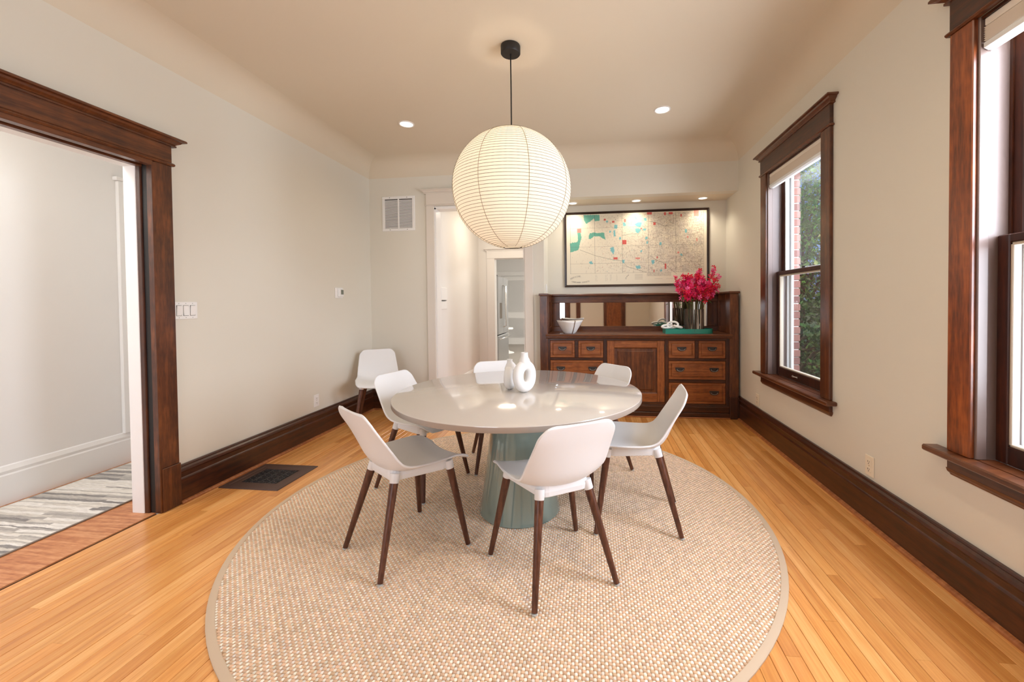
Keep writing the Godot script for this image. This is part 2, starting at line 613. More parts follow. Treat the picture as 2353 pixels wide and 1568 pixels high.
func _plank(m: Msh, x0: float, z0: float, z1: float, w: float, y: float, u0: float, v0: float) -> void:
	var b := 0.0011
	var x1 := x0 + w
	var y0 := y - 0.0075
	var P := func(x: float, yy: float, z: float) -> Vector3:
		return Vector3(x, yy, z)
	var U := func(p: Vector3) -> Vector2:
		return Vector2(u0 + p.z * 0.7, v0 + p.x * 1.6)
	var q := func(a: Vector3, bb2: Vector3, c: Vector3, d: Vector3, o: Vector3) -> void:
		m.tri(a, bb2, c, o, -1, U.call(a), U.call(bb2), U.call(c))
		m.tri(a, c, d, o, -1, U.call(a), U.call(c), U.call(d))
	q.call(P.call(x0 + b, y, z0), P.call(x1 - b, y, z0), P.call(x1 - b, y, z1), P.call(x0 + b, y, z1), Vector3.UP)
	q.call(P.call(x0 + b, y, z0), P.call(x0 + b, y, z1), P.call(x0, y - b, z1), P.call(x0, y - b, z0), Vector3(-1, 1, 0))
	q.call(P.call(x1 - b, y, z0), P.call(x1 - b, y, z1), P.call(x1, y - b, z1), P.call(x1, y - b, z0), Vector3(1, 1, 0))
	q.call(P.call(x0, y - b, z0), P.call(x0, y - b, z1), P.call(x0, y0, z1), P.call(x0, y0, z0), Vector3.LEFT)
	q.call(P.call(x1, y - b, z0), P.call(x1, y - b, z1), P.call(x1, y0, z1), P.call(x1, y0, z0), Vector3.RIGHT)
	q.call(P.call(x0, y, z0), P.call(x1, y, z0), P.call(x1, y0, z0), P.call(x0, y0, z0), Vector3.FORWARD)
	q.call(P.call(x0, y, z1), P.call(x1, y, z1), P.call(x1, y0, z1), P.call(x0, y0, z1), Vector3.BACK)

# a moulding that wraps a board's front and two ends: profile of (out, height) swept along axis 'along' from a to b on a wall plane
func wrapped(m: Msh, prof: Array, a: float, b: float, plane: float, dir: float, along_z: bool) -> Msh:
	var loops := []
	for p in prof:
		var o: float = p.x
		var l := []
		for c in [[a - o, 0.0], [a - o, o], [b + o, o], [b + o, 0.0]]:
			l.append(Vector3(plane + dir * c[1], p.y, c[0]) if along_z else Vector3(c[0], p.y, plane + dir * c[1]))
		loops.append(l)
	return m.loft(loops)

func crown(y0: float, y1: float, base: float, out: float) -> Array:
	var h := y1 - y0
	return [Vector2(base + 0.008, y0), Vector2(base + 0.008, y0 + h * 0.18), Vector2(base + 0.002, y0 + h * 0.2), Vector2(base + out * 0.22, y0 + h * 0.34), Vector2(base + out * 0.5, y0 + h * 0.5), Vector2(base + out * 0.62, y0 + h * 0.68), Vector2(base + out, y0 + h * 0.74), Vector2(base + out, y0 + h * 0.9), Vector2(base + out * 0.92, y1)]

func openings() -> void:
	# cased opening on the left
	var d := setting("door_1")
	var x := XL
	part(d, "casing", M().bb(x, 0.275, LZ0 - 0.118, x + 0.024, 2.2, LZ0 - 0.012, 0.004), W.dark_v)
	part(d, "casing", M().bb(x, 0.275, LZ1 + 0.012, x + 0.024, 2.2, LZ1 + 0.118, 0.004), W.dark_v)
	for zz in [[LZ0 - 0.122, LZ0 - 0.006], [LZ1 + 0.006, LZ1 + 0.122]]:
		part(d, "plinth_block", M().bb(x, 0, zz[0], x + 0.031, 0.276, zz[1], 0.004), W.dark_v)
	part(d, "head_casing", M().bb(x, 2.218, LZ0 - 0.118, x + 0.026, 2.33, LZ1 + 0.118, 0.003), W.dark_u)
	part(d, "bead", M().bb(x, 2.198, LZ0 - 0.135, x + 0.038, 2.218, LZ1 + 0.135, 0.008), W.dark_u)
	part(d, "crown_moulding", wrapped(M(), crown(2.325, 2.378, 0.026, 0.046), LZ0 - 0.108, LZ1 + 0.108, x, 1, true), W.dark_u)
	# jamb in three strips: room side, slot of the sliding door, hall side
	for s in [[LZ0, 1.0], [LZ1, -1.0]]:
		var z0: float = s[0]
		var k: float = s[1]
		part(d, "jamb", M().bb(x + 0.024, 0, z0 - 0.02 * k, x - 0.018, 2.195, z0 + 0.004 * k, 0.003), W.dark_v)
		part(d, "track", M().bb(x - 0.018, 0, z0 - 0.02 * k, x - 0.052, 2.19, z0 + 0.0015 * k), W.black)
		part(d, "jamb", M().bb(x - 0.052, 0, z0 - 0.02 * k, x - 0.085, 2.195, z0 + 0.012 * k, 0.004), W.deep_v)
		part(d, "white_jamb", M().bb(x - 0.085, 0, z0 - 0.02 * k, WL - 0.025, 2.2, z0 + 0.014 * k, 0.003), W.gloss_white)
		part(d, "white_casing", M().bb(WL, 0, z0 + 0.0 * k, WL - 0.024, 2.3, z0 - 0.11 * k, 0.003), W.gloss_white)
	part(d, "head_jamb", M().bb(x + 0.024, 2.17, LZ0, x - 0.018, 2.2, LZ1).bb(x - 0.05, 2.165, LZ0, x - 0.085, 2.2, LZ1), W.dark_u)
	part(d, "track", M().bb(x - 0.018, 2.188, LZ0, x - 0.05, 2.2, LZ1), W.black)
	part(d, "white_jamb", M().bb(x - 0.085, 2.168, LZ0, WL - 0.025, 2.2, LZ1), W.gloss_white)
	part(d, "white_casing", M().bb(WL, 2.2, LZ0 - 0.11, WL - 0.024, 2.31, LZ1 + 0.11, 0.003), W.gloss_white)
	# painted doorway in the back wall
	var e := setting("door_2")
	for xx in [[DX0 - 0.098, DX0], [DX1, DX1 + 0.098]]:
		part(e, "casing", M().bb(xx[0], 0, ZB, xx[1], 2.47, ZB + 0.022, 0.003), W.trim_paint)
	part(e, "bead", M().bb(DX0 - 0.112, 2.468, ZB, DX1 + 0.112, 2.484, ZB + 0.032, 0.006), W.trim_paint)
	part(e, "head_casing", M().bb(DX0 - 0.098, 2.484, ZB, DX1 + 0.098, 2.618, ZB + 0.024, 0.003), W.trim_paint)
	part(e, "crown_moulding", wrapped(M(), crown(2.612, 2.66, 0.024, 0.04), DX0 - 0.09, DX1 + 0.09, ZB, 1, false), W.trim_paint)
	part(e, "jamb", M().bb(DX0 - 0.012, 0, ZB + 0.004, DX0 + 0.018, 2.447, ZB - 0.14).bb(DX1 - 0.018, 0, ZB + 0.004, DX1 + 0.012, 2.447, ZB - 0.14).bb(DX0, 2.43, ZB + 0.004, DX1, 2.46, ZB - 0.14), W.gloss_white)

func build_window(called: String, za: float, zb: float) -> void:
	var w := setting(called)
	var cw := 0.108
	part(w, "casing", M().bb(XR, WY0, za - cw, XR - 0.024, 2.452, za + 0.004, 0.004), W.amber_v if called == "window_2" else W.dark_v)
	part(w, "casing", M().bb(XR, WY0, zb - 0.004, XR - 0.024, 2.452, zb + cw, 0.004), W.dark_v)
	part(w, "bead", M().bb(XR, 2.45, za - cw - 0.018, XR - 0.036, 2.468, zb + cw + 0.018, 0.007), W.dark_u)
	part(w, "head_casing", M().bb(XR, 2.468, za - cw, XR - 0.026, 2.6, zb + cw, 0.003), W.deep_u)
	part(w, "crown_moulding", wrapped(M(), crown(2.596, 2.648, 0.026, 0.044), za - cw + 0.014, zb + cw - 0.014, XR, -1, true), W.dark_u)
	part(w, "stool", M().bb(XR + 0.07, 0.592, za, XR + 0.001, WY0, zb).bb(XR, 0.592, za - cw - 0.078, XR - 0.07, WY0, zb + cw + 0.055, 0.006), W.dark_u)
	part(w, "apron", M().bb(XR, 0.535, za - cw, XR - 0.022, 0.592, zb + cw, 0.003), W.deep_u)
	part(w, "apron_moulding", wrapped(M(), [Vector2(0.004, 0.508), Vector2(0.012, 0.512), Vector2(0.014, 0.518), Vector2(0.02, 0.526), Vector2(0.023, 0.54)], za - cw + 0.02, zb + cw - 0.02, XR, -1, true), W.dark_u)
	# jambs: stop bead, groove, track
	for s in [[za, 1.0], [zb, -1.0]]:
		var z: float = s[0]
		var k: float = s[1]
		part(w, "stop_bead", M().bb(XR - 0.006, WY0, z, XR + 0.034, WY1, z + 0.014 * k, 0.003), W.jamb)
		part(w, "jamb", M().bb(XR + 0.034, WY0 - 0.03, z - 0.002 * k, XR + 0.175, WY1, z + 0.004 * k), W.jamb)
		part(w, "parting_strip", M().bb(XR + 0.112, WY0, z, XR + 0.118, WY1, z + 0.016 * k), W.deep_v)
		part(w, "outer_stop", M().bb(XR + 0.156, WY0, z, XR + 0.175, WY1, z + 0.022 * k, 0.003), W.alu)
	part(w, "head_jamb", M().bb(XR, WY1 - 0.012, za, XR + 0.175, WY1 + 0.002, zb), W.deep_u)
	part(w, "sill", M().bb(XR + 0.06, 0.585, za, XR + 0.3, 0.612, zb), W.alu)
	# the two sashes
	for s in 2:
		var x0 := XR + 0.07 if s == 0 else XR + 0.118
		var x1 := x0 + 0.04
		var y0 := WY0 if s == 0 else 1.52
		var y1 := 1.555 if s == 0 else WY1 - 0.01
		var a := za + 0.006
		var b := zb - 0.006
		var st := 0.05
		var bt := 0.075 if s == 0 else 0.034
		var tp := 0.034 if s == 0 else 0.05
		var sa := part(w, "lower_sash" if s == 0 else "upper_sash", M().bb(x0, y0, a, x1, y1, a + st, 0.004).bb(x0, y0, b - st, x1, y1, b, 0.004).bb(x0, y0, a + st, x1, y0 + bt, b - st, 0.004).bb(x0, y1 - tp, a + st, x1, y1, b - st, 0.004), W.sash)
		part(sa, "glazing_bead", M().bb(x0 + 0.004, y0 + bt, a + st, x1 - 0.004, y1 - tp, a + st + 0.012, 0.003).bb(x0 + 0.004, y0 + bt, b - st - 0.012, x1 - 0.004, y1 - tp, b - st, 0.003).bb(x0 + 0.004, y0 + bt, a + st, x1 - 0.004, y0 + bt + 0.012, b - st, 0.003).bb(x0 + 0.004, y1 - tp - 0.012, a + st, x1 - 0.004, y1 - tp, b - st, 0.003), W.alu if s else W.bead)
		part(sa, "pane", sheet(x0 + 0.02, y0 + bt, a + st, y1 - tp, b - st), W.glass)
	# storm window with an insect screen below
	var sx := XR + 0.178
	part(w, "storm_frame", M().bb(sx, WY0, za + 0.004, sx + 0.022, WY1, za + 0.05, 0.002).bb(sx, WY0, zb - 0.05, sx + 0.022, WY1, zb - 0.004, 0.002).bb(sx, WY0, za + 0.05, sx + 0.022, WY0 + 0.04, zb - 0.05, 0.002).bb(sx, WY1 - 0.04, za + 0.05, sx + 0.022, WY1, zb - 0.05, 0.002).bb(sx, 1.52, za + 0.05, sx + 0.022, 1.55, zb - 0.05, 0.002), W.alu)
	part(w, "storm_pane", sheet(sx + 0.01, 1.55, za + 0.05, WY1 - 0.04, zb - 0.05), W.glass)
	part(w, "insect_screen", sheet(sx + 0.015, WY0 + 0.04, za + 0.05, 1.52, zb - 0.05), W.screen)
	# sash lift and lock
	var lift := M().tube([Vector3(0, 0, -0.035), Vector3(-0.014, 0.004, -0.024), Vector3(-0.02, 0.0, 0), Vector3(-0.014, 0.004, 0.024), Vector3(0, 0, 0.035)], 0.0042, 8)
	lift.box(Vector3(0.0, 0, -0.034), Vector3(0.006, 0.016, 0.02), 0.002).box(Vector3(0.0, 0, 0.034), Vector3(0.006, 0.016, 0.02), 0.002)
	part(w, "sash_lift", lift, W.chrome, Vector3(XR + 0.068, WY0 + 0.038, (za + zb) * 0.5 - 0.1))
	part(w, "sash_lock", M().lathe([Vector2(0, 0.012), Vector2(0.014, 0.012), Vector2(0.016, 0), Vector2(0.02, -0.001)], 14).box(Vector3(0, 0.012, 0.014), Vector3(0.008, 0.006, 0.03), 0.002), W.iron, Vector3(XR + 0.09, 1.557, (za + zb) * 0.5))

func windows() -> void:
	W.jamb = mat(c8(112, 92, 84), 0.3)
	W.jamb.clearcoat_enabled = true
	W.jamb.clearcoat = 0.6
	W.sash = tex_mat(W.dark_v.albedo_texture, 1.4, 0.4, true, Color(0.62, 0.52, 0.48))
	W.bead = mat(c8(190, 178, 160), 0.5)
	W.screen = mat(Color(0.16, 0.17, 0.16, 0.42), 0.9)
	W.screen.transparency = BaseMaterial3D.TRANSPARENCY_ALPHA
	build_window("window_1", W1A, W1B)
	build_window("window_2", W2A, W2B)
	# big window behind the camera
	var w := setting("window_3")
	for q in [[-2.41, 0.72, -2.3, 2.41, 0.024], [-0.78, 0.72, -0.67, 2.41, 0.024], [-2.43, 2.4, -0.65, 2.54, 0.026], [-2.46, 0.7, -0.62, 0.745, 0.06]]:
		part(w, "casing", M().bb(q[0], q[1], ZF - q[4], q[2], q[3], ZF), W.dark_v)
	part(w, "frame", M().bb(-2.3, 0.75, ZF + 0.03, -2.24, 2.4, ZF + 0.08).bb(-0.84, 0.75, ZF + 0.03, -0.78, 2.4, ZF + 0.08).bb(-2.24, 0.75, ZF + 0.03, -0.84, 0.82, ZF + 0.08).bb(-2.24, 2.34, ZF + 0.03, -0.84, 2.4, ZF + 0.08).bb(-1.58, 0.82, ZF + 0.03, -1.5, 2.34, ZF + 0.08), W.dark_v)
	part(w, "pane", M().bb(-2.24, 0.82, ZF + 0.05, -0.84, 2.34, ZF + 0.054), W.glass)
	# pilaster and panelled door on the same wall, seen in the sideboard's mirror
	setting("trim_2", M().bb(-0.49, 0, ZF - 0.03, -0.37, 2.4, ZF, 0.004), W.dark_v)
	var d5 := setting("door_5")
	part(d5, "slab", M().bb(0.38, 0.0, ZF - 0.02, 0.8, 2.05, ZF), W.oak_v)
	part(d5, "panel", field(M(), 0.46, -1.2, 0.72, -0.3, 0.0, [[0, 0], [0.02, -0.006], [0.05, -0.006], [0.08, 0.004]]), W.oak_v, Vector3(1.18, -0.1, ZF - 0.02), Basis(Vector3.UP, PI) * Basis(Vector3.RIGHT, 0))
	for q in [[0.3, 0.38], [0.8, 0.92]]:
		part(d5, "casing", M().bb(q[0], 0, ZF - 0.03, q[1], 2.1, ZF, 0.004), W.dark_v)
	part(d5, "head_casing", M().bb(0.26, 2.06, ZF - 0.034, 0.96, 2.2, ZF, 0.004), W.dark_u)
	# cellular blinds pulled up to the top
	for k in 2:
		var za: float = [W1A, W2A][k]
		var zb: float = [W1B, W2B][k]
		var b := thing("window_blind", ["cream window blind raised to the top of the far window", "cream window blind raised to the top of the near window at the photo's edge"][k], "blind", Vector3(XR + 0.03, WY1 - 0.012, (za + zb) * 0.5), 0.0, "cream window blinds")
		var hw := (zb - za) * 0.5 - 0.018
		part(b, "headrail", M().bb(-0.024, -0.03, -hw, 0.024, 0.0, hw, 0.003), W.shade_cloth)
		for j in 7:
			part(b, "fold", M().prism(PackedVector2Array([Vector2(-0.02, -0.004), Vector2(-0.027, -0.0), Vector2(-0.02, 0.004), Vector2(0.02, 0.004), Vector2(0.027, 0), Vector2(0.02, -0.004)]), hw * 2, Transform3D(Basis(), Vector3(0, -0.036 - j * 0.0085, -hw))), W.shade_cloth)
		part(b, "bottom_rail", M().prism(PackedVector2Array([Vector2(-0.026, 0), Vector2(0.024, 0), Vector2(0.024, -0.022), Vector2(0.012, -0.03), Vector2(-0.01, -0.03), Vector2(-0.026, -0.02)]), hw * 2, Transform3D(Basis(), Vector3(0, -0.097, -hw))), W.alu)
	# hanging loop of the far blind

func leafy_tree(called: String, label: String, at: Vector3, hgt: float, spread: Vector3, sd: int, n: int, leaf: Color) -> void:
	var t := thing(called, label, "tree", at, 0.0, "")
	var rng := RandomNumberGenerator.new()
	rng.seed = sd
	var tr := M().tube([Vector3(0, -0.1, 0), Vector3(0.05, hgt * 0.3, 0.04), Vector3(-0.04, hgt * 0.6, 0.1), Vector3(0.05, hgt * 0.92, 0)], [0.16, 0.13, 0.09, 0.03], 9)
	var clumps := []
	for i in 26:
		var d := Vector3(rng.randfn(), rng.randfn(), rng.randfn()).normalized()
		var c := Vector3(0, hgt * 0.62, 0) + d * spread * rng.randf_range(0.45, 1.0)
		c.y = max(c.y, 0.5)
		clumps.append(c)
		tr.tube([Vector3(0, hgt * rng.randf_range(0.2, 0.7), 0.05), c * 0.5 + Vector3(0, hgt * 0.25, 0), c], [0.04, 0.025, 0.008], 6)
	part(t, "trunk", tr, mat(c8(92, 78, 64), 0.9))
	var lf := M()
	lf.tri(Vector3(0, 0, 0), Vector3(0.028, 0.004, 0.04), Vector3(0, -0.008, 0.1), Vector3.UP)
	lf.tri(Vector3(0, 0, 0), Vector3(-0.028, 0.004, 0.04), Vector3(0, -0.008, 0.1), Vector3.UP)
	var mm := MultiMesh.new()
	mm.transform_format = MultiMesh.TRANSFORM_3D
	mm.use_colors = true
	mm.instance_count = n
	mm.mesh = lf.done()
	for i in n:
		var c: Vector3 = clumps[rng.randi() % clumps.size()]
		var p := c + Vector3(rng.randfn(), rng.randfn(), rng.randfn()) * spread * 0.2
		var b := Basis.from_euler(Vector3(rng.randf_range(-1.2, 1.2), rng.randf() * TAU, rng.randf_range(-1.2, 1.2))).scaled(Vector3.ONE * rng.randf_range(0.7, 1.3))
		mm.set_instance_transform(i, Transform3D(b, p))
		mm.set_instance_color(i, Color(rng.randf_range(0.7, 1.25), rng.randf_range(0.8, 1.2), rng.randf_range(0.6, 1.1)))
	var o := MultiMeshInstance3D.new()
	o.name = "foliage"
	o.multimesh = mm
	var lm := mat(leaf, 0.6)
	lm.vertex_color_use_as_albedo = true
	lm.backlight_enabled = true
	lm.backlight = Color(0.35, 0.5, 0.15)
	o.material_override = lm
	stuff(o)
	t.add_child(o)

func outdoors() -> void:
	setting("lawn", M().bb(XR + 0.27, -1.0, -40, 40, -0.75, 12), mat(c8(92, 112, 62), 0.95))
	leafy_tree("leafy_tree", "green leafy tree against blue sky in the far window's upper sash", Vector3(4.5, -0.75, -9.8), 6.4, Vector3(1.9, 2.5, 1.9), 3, 14000, c8(104, 148, 62))
	leafy_tree("leafy_tree", "tall tree farther out behind the green leafy one", Vector3(7.6, -0.75, -16.5), 9.0, Vector3(3.0, 3.4, 3.0), 4, 8000, c8(98, 134, 70))
	leafy_tree("leafy_tree", "dense dark shrub-like tree behind the far window's screened lower half", Vector3(3.7, -0.75, -8.3), 1.9, Vector3(1.5, 1.0, 1.5), 5, 9000, c8(84, 116, 62))
	leafy_tree("leafy_tree", "pale green tree outside the near window at the photo's edge", Vector3(4.6, -0.75, -5.0), 4.6, Vector3(1.4, 2.0, 1.4), 6, 6000, c8(140, 166, 104))

# a part whose mesh is given in the room's own coordinates
func wp(t: Node3D, called: String, m: Variant, mt: Material) -> MeshInstance3D:
	return part(t, called, m, mt, -t.position)

# board front facing +z with a raised field: outer size, then steps of (inset, height)
func field(m: Msh, x0: float, y0: float, x1: float, y1: float, z: float, steps: Array) -> Msh:
	var loops := []
	for s in steps:
		var i: float = s[0]
		loops.append([Vector3(x0 + i, y0 + i, z + s[1]), Vector3(x1 - i, y0 + i, z + s[1]), Vector3(x1 - i, y1 - i, z + s[1]), Vector3(x0 + i, y1 - i, z + s[1])])
	return m.loft(loops)

func pull_mesh() -> Array:
	var o := []
	var pl := PackedVector2Array()
	pl.append_array([Vector2(-0.048, 0.024), Vector2(0.048, 0.024), Vector2(0.05, 0.018), Vector2(0.048, 0.004)])
	for k in 9:
		var a := -PI * k / 8.0
		pl.append(Vector2(0.046 * cos(a), 0.002 + 0.026 * sin(a)))
	pl.append(Vector2(-0.048, 0.004))
	pl.append(Vector2(-0.05, 0.018))
	o.append(M().prism(pl, 0.004).lathe([Vector2(0.0, 0.012), Vector2(0.005, 0.011), Vector2(0.007, 0.004)], 10, Vector3(-0.028, 0.006, 0.0), Basis(Vector3.RIGHT, PI / 2)).lathe([Vector2(0.0, 0.012), Vector2(0.005, 0.011), Vector2(0.007, 0.004)], 10, Vector3(0.028, 0.006, 0.0), Basis(Vector3.RIGHT, PI / 2)).done())
	var pts := []
	for k in 11:
		var a := PI + PI * k / 10.0
		pts.append(Vector3(0.034 * cos(a), 0.006 + 0.02 * sin(a), 0.012 + 0.004 * sin(PI * k / 10.0)))
	o.append(M().tube(pts, 0.0036, 8).done())
	return o

func sideboard() -> void:
	var s := thing("sideboard", "built-in dark oak sideboard with mirror back, drawers and a panelled door", "sideboard", Vector3(0.48, 0, -4.87))
	var x0 := -0.609
	var x1 := 1.566
	var zf := -4.64    # face of the rails
	var zp := -4.618   # face of the corner posts
	# corner posts with plinths and caps
	for xx in [[x0, x0 + 0.088], [x1 - 0.092, x1]]:
		wp(s, "post", M().bb(xx[0], 0.24, zp, xx[1], 1.375, zp - 0.1, 0.004), W.dark_v)
		wp(s, "plinth", M().bb(xx[0] - 0.003, 0, zp + 0.008, xx[1] + 0.003, 0.242, zp - 0.1, 0.004), W.deep_v)
	# side wings that run back to the niche wall
	for k in 2:
		var xa: float = x0 + 0.055 if k == 0 else x1 - 0.055
		var sg := 1.0 if k == 0 else -1.0
		wp(s, "side_panel", M().bb(xa, 0.93, zp - 0.09, xa + 0.022 * sg, 1.385, NZ + 0.004).bb(xa + 0.022 * sg, 0.94, zp - 0.1, xa + 0.034 * sg, 1.385, zp - 0.16, 0.003).bb(xa + 0.022 * sg, 0.94, NZ + 0.06, xa + 0.034 * sg, 1.385, NZ + 0.1, 0.003).bb(xa + 0.022 * sg, 1.3, zp - 0.16, xa + 0.034 * sg, 1.385, NZ + 0.1, 0.003).bb(xa + 0.022 * sg, 0.94, zp - 0.16, xa + 0.034 * sg, 1.0, NZ + 0.1, 0.003), W.dark_v)
	# cap along the top: posts, sides and back
	var cap := M()
	cap.bb(x0 - 0.012, 1.375, zp + 0.012, x0 + 0.098, 1.4, NZ + 0.002, 0.005).bb(x1 - 0.102, 1.375, zp + 0.012, x1 + 0.012, 1.4, NZ + 0.002, 0.005).bb(x0 + 0.05, 1.372, NZ + 0.095, x1 - 0.05, 1.4, NZ + 0.002, 0.006)
	wp(s, "cap", cap, W.dark_u)
	var xi := x0 + 0.077
	var xj := x1 - 0.077
	# back: rails round the mirror
	wp(s, "back_rail", M().bb(xi, 1.288, NZ + 0.045, xj, 1.372, NZ + 0.004, 0.003), W.dark_u)
	wp(s, "back_rail", M().bb(xi, 0.93, NZ + 0.05, xj, 0.995, NZ + 0.004, 0.004), W.dark_u)
	wp(s, "back_stile", M().bb(xi, 0.995, NZ + 0.045, -0.415, 1.288, NZ + 0.004, 0.003), W.dark_v)
	wp(s, "back_stile", M().bb(1.36, 0.995, NZ + 0.045, xj, 1.288, NZ + 0.004, 0.003), W.dark_v)
	wp(s, "mirror", M().bb(-0.415, 0.995, NZ + 0.032, 1.36, 1.288, NZ + 0.02), W.mirror)
	# counter with a moulded edge
	var pr := PackedVector2Array([Vector2(0.5, 0.935), Vector2(-0.014, 0.935), Vector2(-0.022, 0.931), Vector2(-0.024, 0.922), Vector2(-0.02, 0.912), Vector2(-0.012, 0.908), Vector2(-0.012, 0.896), Vector2(-0.002, 0.884), Vector2(0.5, 0.884)])
	wp(s, "counter", M().prism(pr, x1 + 0.0 - 0.072 - (x0 + 0.068), Transform3D(Basis(Vector3(0, 0, -1), Vector3(0, 1, 0), Vector3(1, 0, 0)), Vector3(x0 + 0.068, 0, zp))), W.dark_u)
	# carcass and face frame
	wp(s, "carcass", M().bb(x0 + 0.06, 0.1, zf - 0.028, x1 - 0.06, 0.884, NZ + 0.01), W.deep_u)
	for v in [[x0 + 0.085, -0.498], [0.112, 0.15], [0.79, 0.828], [1.438, x1 - 0.088]]:
		wp(s, "face_stile", M().bb(v[0], 0.14, zf, v[1], 0.884, zf - 0.03, 0.002), W.deep_v)
	var fr2 := M()
	for v in [[-0.498, 0.112], [0.828, 1.438]]:
		fr2.bb(v[0], 0.858, zf, v[1], 0.884, zf - 0.03, 0.002).bb(v[0], 0.634, zf, v[1], 0.66, zf - 0.03, 0.002).bb(v[0], 0.392, zf, v[1], 0.424, zf - 0.03, 0.002).bb(v[0], 0.14, zf, v[1], 0.154, zf - 0.03, 0.002)
		fr2.bb((v[0] + v[1]) * 0.5 - 0.018, 0.66, zf, (v[0] + v[1]) * 0.5 + 0.018, 0.858, zf - 0.03, 0.002)
	fr2.bb(0.15, 0.858, zf, 0.79, 0.884, zf - 0.03, 0.002).bb(0.15, 0.14, zf, 0.79, 0.166, zf - 0.03, 0.002)
	wp(s, "face_rails", fr2, W.deep_u)
	# base moulding in two steps and a shoe
	wp(s, "base_moulding", M().bb(x0 + 0.088, 0.06, zf + 0.01, x1 - 0.092, 0.13, zf - 0.03, 0.006).bb(x0 + 0.088, 0.13, zf + 0.006, x1 - 0.092, 0.142, zf - 0.03, 0.003).bb(x0 + 0.088, 0, zf + 0.016, x1 - 0.092, 0.06, zf - 0.03, 0.006), W.deep_u)
	wp(s, "shoe_moulding", M().bb(x0 + 0.088, 0, zf + 0.03, x1 - 0.08, 0.014, zf + 0.012, 0.005), W.shoe)
	# drawers
	var pm := pull_mesh()
	var L := [[-0.496, 0.662, -0.213, 0.856, 1], [-0.173, 0.662, 0.11, 0.856, 1], [-0.496, 0.426, 0.11, 0.632, 2], [-0.496, 0.156, 0.11, 0.39, 2], [0.83, 0.662, 1.113, 0.856, 1], [1.153, 0.662, 1.436, 0.856, 1], [0.83, 0.426, 1.436, 0.632, 2], [0.83, 0.156, 1.436, 0.39, 2]]
	for d in L:
		var m := field(M(), d[0], d[1], d[2], d[3], zf - 0.012, [[0, -0.015], [0, 0.004], [0.003, 0.007], [0.022, 0.007], [0.026, 0.001], [0.031, 0.001], [0.036, 0.009], [0.04, 0.01]])
		var dr := wp(s, "drawer", m, W.oak_u)
		var cy: float = (d[1] + d[3]) * 0.5 + 0.006
		for k in d[4]:
			var cx: float = (d[0] + d[2]) * 0.5 if d[4] == 1 else lerpf(d[0], d[2], 0.2 if k == 0 else 0.8)
			var p := part(dr, "pull", pm[0], W.iron, Vector3(cx, cy, zf - 0.002))
			p.set_meta("label", "dark iron bail pull")
			part(dr, "pull_bail", pm[1], W.bail, Vector3(cx, cy, zf - 0.002))
	# door: frame and a raised panel
	var door := Node3D.new()
	door.name = "door"
	s.add_child(door)
	door.position = -s.position
	part(door, "stile", M().bb(0.152, 0.168, zf - 0.004, 0.234, 0.856, zf - 0.028, 0.003), W.oak_v)
	part(door, "stile", M().bb(0.706, 0.168, zf - 0.004, 0.788, 0.856, zf - 0.028, 0.003), W.oak_v)
	part(door, "rail", M().bb(0.234, 0.778, zf - 0.004, 0.706, 0.856, zf - 0.028, 0.003), W.oak_u)
	part(door, "rail", M().bb(0.234, 0.168, zf - 0.004, 0.706, 0.262, zf - 0.028, 0.003), W.oak_u)
	part(door, "panel", field(M(), 0.234, 0.262, 0.706, 0.778, zf - 0.026, [[0, -0.002], [0, 0.012], [0.008, 0.006], [0.014, 0.004], [0.034, 0.006], [0.046, 0.014], [0.06, 0.014]]), W.dark_v)
	for y in [0.74, 0.27]:
		part(door, "hinge", M().lathe([Vector2(0, 0), Vector2(0.005, 0), Vector2(0.005, 0.075), Vector2(0, 0.075)], 8, Vector3(0.79, y, zf + 0.002)), W.iron)

